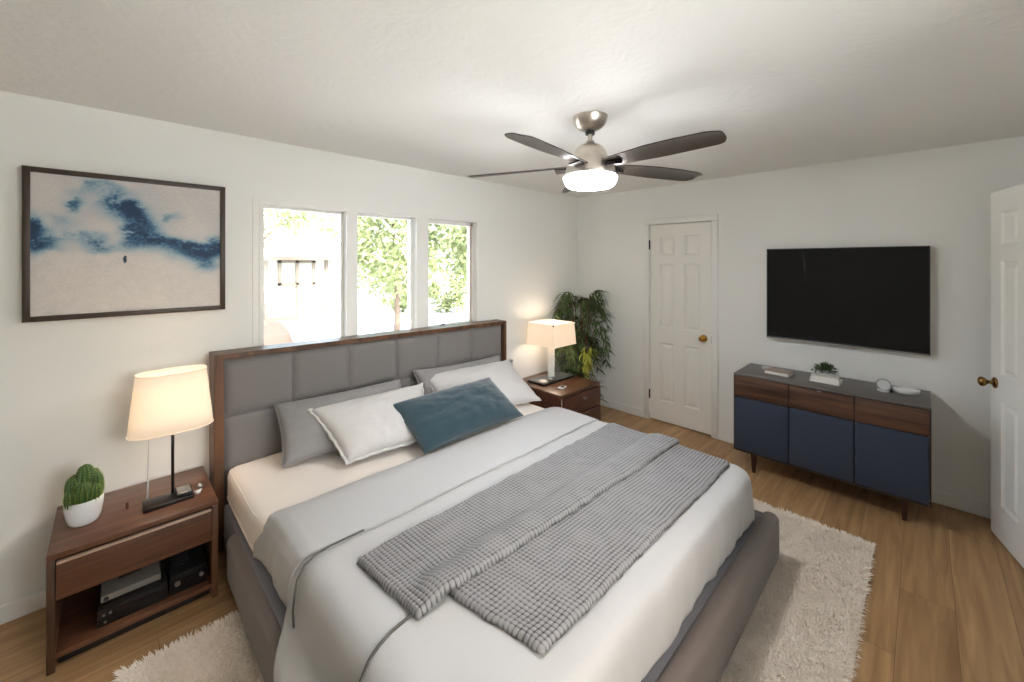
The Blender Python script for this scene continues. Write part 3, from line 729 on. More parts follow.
# ------------------------------------------------------------ left nightstand
ns = thing('nightstand', 'walnut nightstand with one drawer and open shelf, left of the bed', 'nightstand', (.095, 2.69, 0), 'nightstands beside the bed')
nx0, nx1, ny0, ny1, nzt = -.187, .375, 2.455, 2.925, .478
box('top_panel', M['walnut_top'], ns, nx0, nx1, ny0, ny1, nzt-.024, nzt, .002)
box('side_panel', M['walnut_z'], ns, nx0, nx0+.024, ny0, ny1, 0.0, nzt-.024, .002)
box('side_panel', M['walnut_z'], ns, nx1-.024, nx1, ny0, ny1, 0.0, nzt-.024, .002)
box('bottom_panel', M['walnut'], ns, nx0+.024, nx1-.024, ny0+.004, ny1, .050, .074, .002)
box('back_panel', M['walnut'], ns, nx0+.024, nx1-.024, ny1-.012, ny1-.002, .074, nzt-.024, 0)
box('shelf_rail', M['walnut'], ns, nx0+.024, nx1-.024, ny0+.01, ny1-.02, .282, .294, .001)
box('plinth', M['black_matte'], ns, nx0+.03, nx1-.03, ny0+.04, ny1-.02, .004, .05, .002)
dr = box('drawer', M['walnut'], ns, nx0+.027, nx1-.027, ny0-.002, ny1-.05, .296, .432, .002)
box('finger_strip', M['frame_pale'], dr, nx0+.027, nx1-.027, ny0-.004, ny0+.012, .433, .443, .001)
# electronics on its shelf
t = thing('media_player', 'black disc player with a grey top on the nightstand shelf', 'media player', (.06, 2.62, .075))
ang = 0
box('case', M['black_matte'], t, -.045, .185, 2.50, 2.76, .078, .150, .003)
box('front_panel', M['black'], t, -.045, .185, 2.492, 2.50, .078, .150, .002)
box('disc_tray', M['dark_metal'], t, .02, .16, 2.487, 2.492, .118, .136, .001)
for x, z in ((-.025, .127), (-.005, .127), (-.02, .095)): MB().lathe([(0, 0), (.005, 0), (.005, .006), (0, .006)], (x, 2.486, z), 12, 'Y').build('button', M['silver'], t)
box('top_cover', M['dark_metal'], t, -.04, .18, 2.505, 2.75, .150, .156, .002)
t = thing('set_top_box', 'small silver and black box on top of the disc player', 'media box', (.03, 2.65, .156))
box('case', plain('grey_case', (120, 114, 106), .45), t, -.035, .165, 2.53, 2.75, .157, .185, .003)
MB().lathe([(0, 0), (.009, 0), (.009, .003), (0, .003)], (-.018, 2.527, .171), 14, 'Y').build('dial', M['black'], t)
box('lid_slot', M['black'], t, .02, .10, 2.62, 2.65, .185, .188, .001)
t = thing('stereo_receiver', 'small black stereo receiver with knobs, right on the nightstand shelf', 'receiver', (.23, 2.62, .075))
box('case', M['black_matte'], t, .195, .335, 2.50, 2.74, .078, .165, .003)
box('front_panel', M['black'], t, .195, .335, 2.492, 2.50, .078, .165, .002)
for x, r_ in ((.222, .011), (.25, .006), (.268, .006), (.286, .006), (.312, .009)):
    MB().lathe([(0, .012), (r_*.9, .012), (r_, .01), (r_, 0)][::-1], (x, 2.480, .128), 14, 'Y').build('knob', M['silver'] if r_ > .008 else M['dark_metal'], t, autosmooth=40)
b = MB()
b.tube([(.24+.03*math.sin(i*.7), 2.58+.03*math.cos(i*.7)+.002*i, .172+.0006*i) for i in range(26)], .005, 6)
b.build('cable', M['black'], t, True)

# cactus
t = thing('potted_cactus', 'small ribbed green cactus in a white pot on the left nightstand', 'cactus', (-.09, 2.70, nzt))
cx_, cy_ = -.090, 2.672
MB().lathe([(0, 0), (.042, 0), (.050, .008), (.057, .03), (.063, .07), (.065, .106), (.062, .110), (.059, .104), (.057, .09), (0, .088)], (cx_, cy_, nzt), 40).build('pot', M['ceramic'], t, autosmooth=40)
MB().lathe([(0, .004), (.04, .006), (.0565, 0)], (cx_, cy_, nzt+.089), 24, cap=False).build('soil', M['soil'], t)
def cactus_col(x, y, r, h, z0, lean=(0, 0), ribs=9):
    V = []; nA, nH = ribs*6, 16
    for j in range(nH+1):
        v = j/nH; R_ = r*math.sqrt(max(0, 1-((v-.45)/.56)**2 if v > .45 else 1-((.45-v)/.9)**2)) if v < 1 else 0
        for i in range(nA):
            a = 2*PI*i/nA; rr = R_*(1+.13*math.cos(ribs*a))
            V.append((x+lean[0]*v+rr*math.cos(a), y+lean[1]*v+rr*math.sin(a), z0+h*v))
    F = [(j*nA+i, j*nA+(i+1) % nA, (j+1)*nA+(i+1) % nA, (j+1)*nA+i) for j in range(nH) for i in range(nA)]
    o = mesh('cactus_column', V, F, M['cactus'], t, True)
    b = MB()
    for j in range(2, nH, 1):
        v = j/nH; R_ = r*math.sqrt(max(0, 1-((v-.45)/.56)**2 if v > .45 else 1-((.45-v)/.9)**2))
        for i in range(ribs):
            a = 2*PI*i/ribs; c0 = Vector((x+lean[0]*v+R_*1.13*math.cos(a), y+lean[1]*v+R_*1.13*math.sin(a), z0+h*v))
            for q in range(4):
                d = Vector((math.cos(a+random.uniform(-.8, .8)), math.sin(a+random.uniform(-.8, .8)), random.uniform(-.5, .8)))*.007
                s_ = Vector((-math.sin(a), math.cos(a), 0))*.0012
                b.add([tuple(c0-s_), tuple(c0+s_), tuple(c0+d)], [(0, 1, 2)])
    sp = b.build('spines', M['spine'], o); sp['kind'] = 'stuff'
for (dx_, dy_, r, h, l) in ((.004, .010, .034, .175, (0, 0)), (-.024, -.004, .028, .135, (-.012, 0)), (.032, .0, .026, .13, (.008, 0)), (-.002, -.028, .029, .11, (0, -.010)), (.024, -.026, .024, .09, (.010, -.01)), (-.030, -.024, .024, .085, (-.010, -.008)), (-.024, .028, .026, .13, (-.006, .006)), (.026, .030, .026, .14, (.004, .004))):
    cactus_col(cx_+dx_, cy_+dy_, r, h, nzt+.082, l, ribs=11)

# left lamp
def point(name, loc, watt, r=.03, col=(1, .84, .70), parent=None):
    l = bpy.data.lights.new(name, 'POINT'); l.energy = watt; l.shadow_soft_size = r; l.color = col
    o = bpy.data.objects.new(name, l); C.objects.link(o)
    if parent is not None: o.parent = parent; o.location = Vector(loc)-base_of(parent)
    else: o.location = loc
    return o
t = thing('table_lamp', 'lit lamp with oval cream shade on a thin dark post, left nightstand', 'lamp', (.218, 2.665, nzt), 'bedside lamps')
lx, ly = .218, 2.68
b = MB(); n = 64; V = []
for (sc, z) in ((1, .812), (.965, .88), (.88, 1.02), (.83, 1.10)):
    for i in range(n):
        a = 2*PI*i/n; ca_, sa_ = math.cos(a), math.sin(a)
        V.append((lx+.168*sc*math.copysign(abs(ca_)**.8, ca_), ly+.098*sc*math.copysign(abs(sa_)**.8, sa_), z))
F = [(j*n+i, j*n+(i+1) % n, (j+1)*n+(i+1) % n, (j+1)*n+i) for j in range(3) for i in range(n)]
o = mesh('lamp_shade', V, F, M['shade'], t, True); md = o.modifiers.new('thickness', 'SOLIDIFY'); md.thickness = .003
for zz, sc in ((.812, 1), (1.10, .83)):
    MB().tube([(lx+.168*sc*math.copysign(abs(math.cos(a))**.8, math.cos(a)), ly+.098*sc*math.copysign(abs(math.sin(a))**.8, math.sin(a)), zz) for a in [2*PI*i/n for i in range(n+1)]], .0035, 6).build('shade_rim', M['shade'], t, True)
b = MB(); b.box(lx-.115, lx+.075, 2.555, 2.665, nzt, nzt+.018, .003); b.build('base_plate', M['dark_metal'], t, autosmooth=35)
b = MB(); b.tube([(lx, 2.655, nzt+.018), (lx, 2.655, .92)], .0065, 12); b.build('post', M['dark_metal'], t, True)
b = MB(); b.tube([(lx, 2.655, .90), (lx, ly, .92), (lx, ly, .96)], .008, 10); b.lathe([(0, 0), (.018, 0), (.018, .04), (0, .04)], (lx, ly, .93), 16); b.build('socket', M['dark_metal'], t, autosmooth=40)
b = MB(); b.lathe([(0, 0), (.012, 0), (.016, .02), (.027, .05), (.027, .065), (.018, .085), (0, .09)], (lx, ly, .965), 20); b.build('bulb', emit_mat('bulb_glow', (255, 222, 180), 4), t, True).visible_shadow = True
b = MB(); b.tube([(lx-.085, 2.66, .835), (lx-.004, 2.66, .835)], .003, 6).tube([(lx-.085, 2.66, .79), (lx-.004, 2.66, .79)], .004, 6); b.build('crossbar', M['white_plastic'], t, True)
b = MB(); b.tube([(lx-.088, 2.66, .86), (lx-.088, 2.66, .78), (lx-.09, 2.66, .68), (lx-.093, 2.66, .56), (lx-.094, 2.66, nzt+.02)], .004, 8); b.build('cord', M['white_plastic'], t, True)
point('lamp_light', (lx, ly, .96), LAMP_W, .07, parent=t)

t = thing('alarm_clock', 'small black and silver clock at the right end of the lamp base', 'clock', (.257, 2.60, nzt))
b = MB().box(.225, .29, 2.565, 2.66, nzt+.019, nzt+.034, .004); b.build('case', M['black_matte'], t, autosmooth=35)
box('display', M['silver'], t, .231, .284, 2.572, 2.653, nzt+.033, nzt+.036, .001)
t = thing('glass_trinket', 'small shiny clear trinket at the right edge of the left nightstand', 'trinket', (.35, 2.63, nzt))
MB().lathe([(0, 0), (.013, 0), (.009, .008), (.015, .02), (.008, .03), (0, .032)], (.325, 2.63, nzt), 14).build('body', M['silver'], t, autosmooth=50)
MB().lathe([(0, 0), (.012, 0), (.012, .01), (0, .012)], (.312, 2.60, nzt), 14).build('cap', M['ceramic'], t, autosmooth=50)
t = tag(MB().lathe([(0, 0), (.006, 0), (.008, .012), (.006, .03), (0, .031)], (.052, 2.665, nzt), 12, sx=.8).build('wooden_peg', M['walnut_z'], autosmooth=50), 'tiny brown wooden peg standing between cactus and lamp base', 'peg')

# ------------------------------------------------------------ right nightstand
ns = thing('nightstand', 'dark walnut nightstand with two drawers, right of the bed', 'nightstand', (3.18, 2.6, 0), 'nightstands beside the bed')
ax0, ax1, ay0, ay1, azt = 2.88, 3.50, 2.285, 2.93, .45
box('top_panel', M['walnut_top'], ns, ax0, ax1, ay0, ay1, azt-.028, azt, .002)
box('side_panel', M['red_walnut'], ns, ax0, ax0+.02, ay0+.004, ay1, .03, azt-.028, .002)
box('side_panel', M['red_walnut'], ns, ax1-.02, ax1, ay0+.004, ay1, .03, azt-.028, .002)
box('back_panel', M['red_walnut'], ns, ax0+.02, ax1-.02, ay1-.015, ay1-.002, .04, azt-.028, 0)
box('bottom_panel', M['red_walnut'], ns, ax0+.02, ax1-.02, ay0+.01, ay1-.015, .03, .05, .001)
box('edge_strip', M['frame_pale'], ns, ax0, ax0+.009, ay0-.002, ay0+.004, .05, azt-.03, .001)
for z0, z1 in ((.235, .415), (.05, .225)):
    d_ = box('drawer', M['red_walnut'], ns, ax0+.016, ax1-.006, ay0-.012, ay0+.40, z0, z1, .004)
    MB().lathe([(0, 0), (.006, 0), (.006, .012), (.013, .018), (.012, .026), (0, .028)], (ax0+.32, ay0-.012, z1-.05), 14, 'Y').build('knob', M['silver'], d_, autosmooth=50)
    for o_ in d_.children:
        for v in o_.data.vertices: v.co.y = (ay0-.012-ns.location.y)*2-v.co.y
for (x, y) in ((ax0+.04, ay0+.04), (ax1-.04, ay0+.04), (ax0+.04, ay1-.04), (ax1-.04, ay1-.04)): box('foot', M['black_matte'], ns, x-.02, x+.02, y-.02, y+.02, 0, .032, .002)
# right lamp
t = thing('table_lamp', 'lit lamp with boxy cream shade on a thick ivory column, right nightstand', 'lamp', (3.21, 2.70, azt), 'bedside lamps')
qx, qy = 3.25, 2.715
def taper(name, mat, a0, a1, z0, z1, cx, cy, par, th_=.003):
    V = []
    for (a, z) in ((a0, z0), (a1, z1)): V += [(cx-a, cy-a, z), (cx+a, cy-a, z), (cx+a, cy+a, z), (cx-a, cy+a, z)]
    o = mesh(name, V, [(0, 1, 5, 4), (1, 2, 6, 5), (2, 3, 7, 6), (3, 0, 4, 7)], mat, par); md = o.modifiers.new('thickness', 'SOLIDIFY'); md.thickness = th_; return o
taper('lamp_shade', M['shade'], .184, .170, .812, 1.034, qx, qy, t)
for a_, z_ in ((.185, .813), (.171, 1.032)):
    MB().tube([(qx-a_, qy-a_, z_), (qx+a_, qy-a_, z_), (qx+a_, qy+a_, z_), (qx-a_, qy+a_, z_), (qx-a_, qy-a_, z_)], .003, 6).build('shade_rim', M['shade'], t)
MB().box(qx-.034, qx+.034, qy-.034, qy+.034, azt+.022, .80, .006, 2, rot=PI/4).build('column', M['ivory'], t, autosmooth=35)
MB().lathe([(0, 0), (.018, 0), (.018, .05), (.009, .07), (.009, .10), (0, .10)], (qx, qy, .80), 16).build('socket', M['brass'], t, autosmooth=40)
MB().lathe([(0, 0), (.012, 0), (.027, .04), (.027, .055), (0, .08)], (qx, qy, .90), 20).build('bulb', emit_mat('bulb_glow_far', (255, 222, 180), 4), t, True)
MB().lathe([(0, 0), (.006, .003), (.009, .012), (0, .022)], (qx-.170, qy-.170, 1.018), 10).build('finial', M['dark_metal'], t, True)
point('lamp_light', (qx, qy, .915), LAMP_W*1.15, .07, parent=t)
t = thing('serving_tray', 'glossy black tray under the boxy lamp on the right nightstand', 'tray', (3.22, 2.68, azt))
b = MB().box(2.975, 3.465, 2.575, 2.80, azt, azt+.02, .008, 3); b.build('body', M['black'], t, autosmooth=35)
b = MB().box(2.99, 3.45, 2.59, 2.785, azt+.0195, azt+.0215, .001, 1); b.build('inlay', plain('tray_inlay', (104, 108, 110), .18), t)
t = thing('round_clock', 'small round silver clock at the left end of the black tray', 'clock', (3.01, 2.65, azt+.021))
MB().lathe([(0, 0), (.048, 0), (.051, .006), (.043, .014), (0, .015)], (3.035, 2.64, azt+.021), 24).build('case', M['silver'], t, autosmooth=50)
MB().lathe([(0, 0), (.026, 0), (.026, .002), (0, .002)], (3.035, 2.64, azt+.0355), 24).build('dial', M['ceramic'], t)
t = thing('glass_dish', 'small clear dish on the black tray beside the lamp column', 'dish', (3.12, 2.62, azt+.021))
MB().lathe([(0, 0), (.030, 0), (.036, .02), (.034, .022), (.028, .005), (0, .004)], (3.125, 2.615, azt+.021), 20).build('bowl', M['silver'], t, autosmooth=50)
t = thing('small_remote', 'small white and dark gadget near the front of the right nightstand', 'gadget', (3.1, 2.45, azt))
MB().box(3.02, 3.12, 2.40, 2.455, azt, azt+.014, .005, 3, rot=.25).build('body', M['white_plastic'], t, autosmooth=35)
MB().box(3.045, 3.095, 2.41, 2.44, azt+.0135, azt+.017, .002, 2, rot=.25, piv=(3.07, 2.4275, 0)).build('display', M['dark_metal'], t)

# corner plant
t = thing('potted_palm', 'tall green bamboo palm drooping in the far corner behind the lamp', 'plant', (3.76, 2.66, 0))
pcx, pcy = 3.77, 2.68
MB().lathe([(0, 0), (.085, 0), (.10, .02), (.125, .20), (.13, .21), (.12, .21), (.112, .17), (0, .17)], (pcx-.02, pcy+.04, 0), 32).build('pot', M['ceramic'], t, autosmooth=40)
MB().lathe([(0, .004), (.06, .005), (.112, 0)], (pcx-.02, pcy+.04, .175), 20, cap=False).build('soil', M['soil'], t)
rr = random.Random(11)
stems = MB(); LV = []; LF = []; YV = []; YF = []
def leaf(p, d, L, wd, droop, V, F):
    d = d.normalized(); side = d.cross(Vector((0, 0, 1))); side = side.normalized() if side.length > 1e-3 else Vector((1, 0, 0))
    side = (side+Vector((0, 0, rr.uniform(-.6, .6)))).normalized()
    k = len(V); segs = 4; p = p.copy()
    prof_ = [.15, .8, 1, .6, 0.02]
    for s in range(segs+1):
        for sg in (-1, 1): V.append(clampw(p+side*sg*wd*prof_[s]*.5))
        dd = d+Vector((0, 0, -droop*(s/segs))); p = p+dd.normalized()*L/segs
    for s in range(segs): F.append((k+2*s, k+2*s+1, k+2*s+3, k+2*s+2))
def clampw(p):
    x, y, z = min(p[0], X0-.02), min(p[1], Y0-.02), max(p[2], .02)
    if x < 3.53 and z < .50: x = 3.53+.3*(x-3.53)*0
    if x < 3.47 and z < 1.06: x = 3.47
    return (x, y, z)
for i in range(50):
    a = rr.uniform(0, 2*PI); r0 = rr.uniform(0, .05); base_ = Vector((pcx-.02+r0*math.cos(a), pcy+.04+r0*math.sin(a), .17))
    hgt = rr.uniform(.25, 1.05) if i > 14 else rr.uniform(.98, 1.16); lean = rr.uniform(.04, .16)
    pts = []; n_ = 9
    for s in range(n_):
        v = s/(n_-1); pts.append(clampw(base_+Vector((math.cos(a)*lean*v**1.6, math.sin(a)*lean*v**1.6, hgt*v))))
    # arching frond at the top
    tip = Vector(pts[-1]); dirh = Vector((math.cos(a), math.sin(a), 0)); fl = rr.uniform(.16, .26); fr = [tip]
    for s in range(1, 9):
        v = s/8; fr.append(Vector(clampw(tip+dirh*fl*v*.85+Vector((0, 0, .13*v-.34*v*v)))))
    stems.tube(pts+[tuple(f) for f in fr[1:]], [.0045]*n_+[.002]*8, 5)
    for s in range(0, 9):
        for sg in (-1, 1):
            for _ in range(2):
                dl = dirh*rr.uniform(.1, .8)+dirh.cross(Vector((0, 0, 1)))*sg*rr.uniform(.4, 1.1)+Vector((0, 0, rr.uniform(-.7, .25)))
                leaf(fr[s], dl, rr.uniform(.10, .17), rr.uniform(.012, .02), rr.uniform(.8, 1.9), LV, LF)
for i in range(60):   # yellow leaves low on the lamp side
    p = Vector((3.575+rr.uniform(-.06, .06), 2.50+rr.uniform(-.05, .05), .66+rr.uniform(-.12, .12)))
    leaf(p, Vector((rr.uniform(-1, 1), rr.uniform(-1, .6), rr.uniform(-1.6, -.2))), rr.uniform(.10, .16), .022, 1.2, YV, YF)
stems.tube([(3.62, 2.72, .2), (3.61, 2.70, .45), (3.60, 2.68, .66), (3.60, 2.67, .78)], .004, 6)
stems.build('stems', M['stem'], t, True)
mesh('foliage', LV, LF, M['leaf'], t, True)
mesh('yellow_leaves', YV, YF, M['leaf_yellow'], t, True)
t = tag(MB().lathe([(0, 0), (.014, 0), (.014, .006), (.0075, .008), (.0075, .40), (0, .402)], (3.455, 2.84, azt), 12).build('wooden_rod', M['walnut_z'], autosmooth=50), 'thin brown rod standing upright behind the boxy lamp', 'rod')

# ------------------------------------------------------------ console
cn = thing('media_console', 'long low sideboard with three navy doors and walnut drawers under the television', 'sideboard', (3.78, .515, 0))
kx0, kx1, ky0, ky1, kz0, kz1 = 3.545, 4.0, -.036, 1.066, .158, .77
box('top_panel', M['console_frame'], cn, kx0, kx1, ky0, ky1, kz1-.014, kz1, .002)
box('side_panel', M['console_edge'], cn, kx0+.002, kx1, ky0, ky0+.006, kz0, kz1-.014, .002)
box('side_panel', M['console_edge'], cn, kx0+.002, kx1, ky1-.006, ky1, kz0, kz1-.014, .002)
box('bottom_panel', M['console_edge'], cn, kx0+.002, kx1, ky0+.012, ky1-.012, kz0, kz0+.014, .002)
box('back_panel', M['console_edge'], cn, kx1-.01, kx1-.002, ky0+.012, ky1-.012, kz0+.014, kz1-.014, 0)
box('carcass', M['black_matte'], cn, kx0+.024, kx1-.011, ky0+.013, ky1-.013, kz0+.015, kz1-.015, 0)
ys = [ky0+.005, .324, .693, ky1-.005]; gp = .0025
for i in range(3):
    box('drawer', M['console_wood'], cn, kx0-.001, kx0+.024, ys[i]+gp, ys[i+1]-gp, .592, kz1-.02, .0015)
    dm = box('door', M['blue'], cn, kx0-.006, kx0+.024, ys[i]+gp, ys[i+1]-gp, kz0+.016, .584, .009, 3)
    if i == 1: box('pull_tab', M['silver'], cn, kx0-.004, kx0+.002, .50, .525, kz1-.026, kz1-.02, .001)
for (x, y) in ((3.60, .935), (3.62, .083), (3.94, .935), (3.94, .083)):
    V = []
    for (z, s) in ((0, .011), (kz0, .019)): V += [(x-s, y-s, z), (x+s, y-s, z), (x+s, y+s, z), (x-s, y+s, z)]
    mesh('leg', V, BF, M['leg_wood'], cn)
# things on the console
def book(label, x, y, z, lx_, ly_, h, rot, cover, group=None):
    t = thing('book', label, 'book', (x, y, z), 'books on the sideboard')
    MB().box(x-lx_/2+.004, x+lx_/2-.002, y-ly_/2+.003, y+ly_/2-.003, z+.003, z+h-.003, 0, 1, rot, (x, y, 0)).build('pages', M['book_paper'], t)
    b = MB(); 
    for z0 in (z, z+h-.003): b.box(x-lx_/2, x+lx_/2, y-ly_/2, y+ly_/2, z0, z0+.003, .0008, 1, rot, (x, y, 0))
    b.build('cover', cover, t)
    return t
kz = kz1
book('single flat book with a tan cover lying at the left end of the sideboard', 3.76, .80, kz, .125, .17, .028, -.12, M['book_tan'])
t = tag(MB().lathe([(0, 0), (.036, 0), (.042, .014), (.034, .027), (0, .029)], (3.85, .90, kz), 20).build('pebble_speaker', plain('grey_plastic', (186, 182, 176), .5), autosmooth=60), 'small grey round gadget at the far left end of the sideboard', 'gadget')
book('lower white book of the stack under the little plant', 3.765, .505, kz, .12, .178, .025, -.05, M['book_paper'])
book('upper white book of the stack, directly under the little plant', 3.772, .51, kz+.0255, .115, .165, .02, .02, M['book_paper'])
t = thing('potted_succulent', 'small leafy green plant on two white books on the sideboard', 'plant', (3.78, .51, kz+.046))
sx_, sy_, sz_ = 3.785, .512, kz+.0462
MB().lathe([(0, 0), (.026, 0), (.030, .004), (.034, .022), (.031, .023), (.028, .018), (0, .017)], (sx_, sy_, sz_), 24).build('pot', M['ceramic'], t, autosmooth=40)
LV = []; LF = []
def clampw(p): return (p[0], p[1], max(p[2], sz_+.002))
for i in range(560):
    a = rr.uniform(0, 2*PI); e = rr.uniform(-.25, 1.45); R_ = rr.uniform(.25, 1)
    p = Vector((sx_+.06*R_*math.cos(a)*math.cos(e), sy_+.075*R_*math.sin(a)*math.cos(e), sz_+.026+.052*R_*math.sin(e)))
    leaf(p, Vector((math.cos(a)*math.cos(e), math.sin(a)*math.cos(e), math.sin(e)+.3)), rr.uniform(.014, .024), rr.uniform(.008, .013), .5, LV, LF)
mesh('foliage', LV, LF, M['succulent'], t)
t = thing('disc_clock', 'small round white clock standing on the right part of the sideboard', 'clock', (3.77, .19, kz))
b = MB(); b.lathe([(0, -.008), (.036, -.008), (.040, 0), (.036, .008), (0, .008)], (0, 0, 0), 32)
mesh('case', [(3.775+z*.94, .19+x, kz+.046+y) for x, y, z in b.v], b.f, M['white_plastic'], t, True, autosmooth=50)
MB().tube([(3.766, .19+.037*math.cos(a), kz+.046+.037*math.sin(a)) for a in [2*PI*i/28 for i in range(29)]], .0035, 6).build('rim', M['silver'], t, True)
MB().lathe([(0, 0), (.034, 0), (.036, .006), (.02, .011), (0, .012)], (3.775, .19, kz), 20).build('base', M['white_plastic'], t, autosmooth=50)
t = thing('oval_dish', 'small oval white dish at the right end of the sideboard', 'dish', (3.79, .078, kz))
MB().lathe([(0, 0), (.045, 0), (.064, .014), (.068, .036), (.064, .038), (.056, .02), (.04, .009), (0, .008)], (3.79, .078, kz), 36, sx=.62).build('bowl', M['white_plastic'], t, autosmooth=60)
MB().lathe([(.036, 0), (.045, .004), (.043, .009), (.034, .006), (.036, 0)], (3.79, .078, kz+.012), 30, sx=.6, cap=False).build('inner_ring', M['silver'], t, autosmooth=60)
t = tag(MB().box(3.755, 3.775, .142, .158, kz, kz+.02, .004, 2).build('dark_clip', M['dark_metal'], autosmooth=40), 'tiny dark clip between the white clock and oval dish', 'clip')

# ------------------------------------------------------------ television
tv = thing('television', 'large black flat screen television mounted above the sideboard', 'television', (3.98, .45, 1.02))
ty0, ty1, tz0, tz1, tx = -.035, .937, 1.022, 1.768, 3.975
box('body', M['black'], tv, tx, tx+.03, ty0, ty1, tz0, tz1, .004, 2)
box('bezel', M['silver'], tv, tx+.001, tx+.024, ty0-.002, ty1+.002, tz0-.010, tz0+.003, .002, 2)
b = MB(); z = .008
b.box(tx-.003, tx+.001, ty0+.001, ty0+z, tz0+.002, tz1-.001, .001); b.box(tx-.003, tx+.001, ty1-z, ty1-.001, tz0+.002, tz1-.001, .001); b.box(tx-.003, tx+.001, ty0, ty1, tz1-z, tz1-.001, .001); b.box(tx-.003, tx+.001, ty0, ty1, tz0+.002, tz0+.012, .001)
b.build('bezel_frame', M['black'], tv)
MB().box(tx-.001, tx+.001, ty0+.007, ty1-.007, tz0+.011, tz1-.007).build('screen', M['screen'], tv)
box('wall_mount', M['black_matte'], tv, tx+.03, X0, .30, .60, 1.25, 1.55, .003)

# ------------------------------------------------------------ ceiling fan
fx, fy = 1.841, 1.264
fan = thing('ceiling_fan', 'brushed nickel ceiling fan with five dark blades and lit bowl', 'ceiling fan', (fx, fy, HC))
MB().lathe([(0, 0), (.092, 0), (.093, -.006), (.090, -.012), (.089, -.020), (.080, -.042), (.064, -.060), (.044, -.072), (.030, -.076), (0, -.076)], (fx, fy, HC), 40).build('canopy', M['nickel'], fan, autosmooth=40)
MB().lathe([(0, 0), (.024, 0), (.026, -.022), (0, -.022)], (fx, fy, HC-.074), 20).build('collar', M['black'], fan)
MB().lathe([(0, 0), (.011, 0), (.011, -.05), (0, -.05)], (fx, fy, HC-.09), 20).build('down_rod', M['nickel'], fan, autosmooth=40)
MB().lathe([(0, 2.308), (.022, 2.308), (.024, 2.298), (.050, 2.286), (.072, 2.268), (.084, 2.246), (.092, 2.222), (.108, 2.204), (.122, 2.185), (.131, 2.155), (.135, 2.122), (.133, 2.118), (0, 2.118)], (fx, fy, 0), 48).build('motor_housing', M['nickel'], fan, autosmooth=40)
MB().lathe([(0, 2.119), (.136, 2.119), (.143, 2.112), (.142, 2.10), (.132, 2.075), (.118, 2.061), (.09, 2.056), (0, 2.055)], (fx, fy, 0), 48).build('light_bowl', M['bowl'], fan, autosmooth=60)
def blade(ang):
    ca_, sa_ = math.cos(ang), math.sin(ang)
    def W(r, s, h): # r along blade, s across, h up
        return (fx+r*ca_-s*sa_, fy+r*sa_+s*ca_, 2.158+h)
    n_ = 26; V = []
    for i in range(n_+1):
        v = i/n_; r = .12+.595*v
        wl = .045+.030*min(1, v*2.2)-.012*max(0, v-.7)/.3; wr_ = .045+.022*min(1, v*2.0)
        if v > .9: k = (v-.9)/.1; wl *= math.sqrt(1-.55*k*k); wr_ *= math.sqrt(1-.85*k*k)
        pitch = -math.radians(13)*(1-.25*v); 
        for top in (0, 1):
            for q in range(7):
                s = -wl+(wl+wr_)*q/6; camber = .006*(1-((q-3)/3)**2)
                V.append(W(r-(s*.12 if v > .97 else 0), s*math.cos(pitch), s*math.sin(pitch)+camber+(.005 if top else 0)+.012*(1-v)))
    F = []
    for i in range(n_):
        a = i*14; c = (i+1)*14
        for q in range(6): F.append((a+q, a+q+1, c+q+1, c+q)[::-1]); F.append((a+7+q, a+7+q+1, c+7+q+1, c+7+q))
        F.append((a, c, c+7, a+7)); F.append((a+6, a+13, c+13, c+6))
    e = n_*14; F.append(tuple(range(e, e+7))+tuple(range(e+13, e+6, -1))); F.append(tuple(range(0, 7))[::-1]+tuple(range(7, 14)))
    o = mesh('blade', V, F, M['blade'], fan, True, autosmooth=40)
    V2 = []
    V2 += [W(.08, -.022, -.006), W(.08, .022, -.006), W(.19, .03, .0), W(.19, -.03, -.012), W(.08, -.022, .016), W(.08, .022, .016), W(.19, .03, .012), W(.19, -.03, .0)]
    mesh('blade_iron', V2, BF, M['dark_metal'], o)
for k in range(5): blade(math.radians(-26.2+72*k))

# ------------------------------------------------------------ the yard outside
GZ = -.35
struct(box('ground', M['ground'], None, -12, 40, Y0+T, 50, GZ-.1, GZ, 0))
struct(box('ground', M['ground'], None, -30, -12, -20, 50, GZ-.1, GZ, 0))
struct(box('added_bounce_slab', plain('pale_bounce_slab', (230, 230, 226), .9, var=.06), None, -12, 20, -20, YR-T-1.6, GZ-.1, GZ, 0))  # unseen pale slab, added to bounce daylight in through the fill window
sh = thing('garden_shed', 'pale garden shed with a double window seen through the left window', 'shed', (4.9, 15.5, GZ))
SX, SZ = -.42, .12
def shf(m): m.v = [(x+SX, y, z+(SZ if z > .5 else 0)) for x, y, z in m.v]; return m
def SB(name, mat, *a): return shf(MB().box(*a)).build(name, mat, sh)
SB('wall', M['shed'], 3.9, 7.2, 15.5, 18.0, GZ, 1.75)
V = [(3.65, 15.2, 1.70), (7.45, 15.2, 1.70), (7.45, 18.3, 1.70), (3.65, 18.3, 1.70), (4.3, 16.75, 2.75), (6.8, 16.75, 2.75)]
V = [(x+SX, y, z+SZ) for x, y, z in V]
mesh('roof', V, [(0, 1, 5, 4), (1, 2, 5), (2, 3, 4, 5), (3, 0, 4), (0, 3, 2, 1)], M['shed_roof'], sh)
SB('eave_trim', M['shed_trim'], 3.65, 7.45, 15.14, 15.2, 1.62, 1.74)
for x in (4.1, 6.05, 6.9): SB('corner_post', M['shed_trim'], x-.05, x+.05, 15.42, 15.5, GZ, 1.65)
b = MB()
for x in (4.5, 5.05, 5.6): b.box(x-.05, x+.05, 15.40, 15.5, .75, 1.6)
b.box(4.45, 5.65, 15.40, 15.5, 1.52, 1.62); b.box(4.45, 5.65, 15.40, 15.5, .72, .82)
wf = shf(b).build('shed_window', M['shed_trim'], sh)
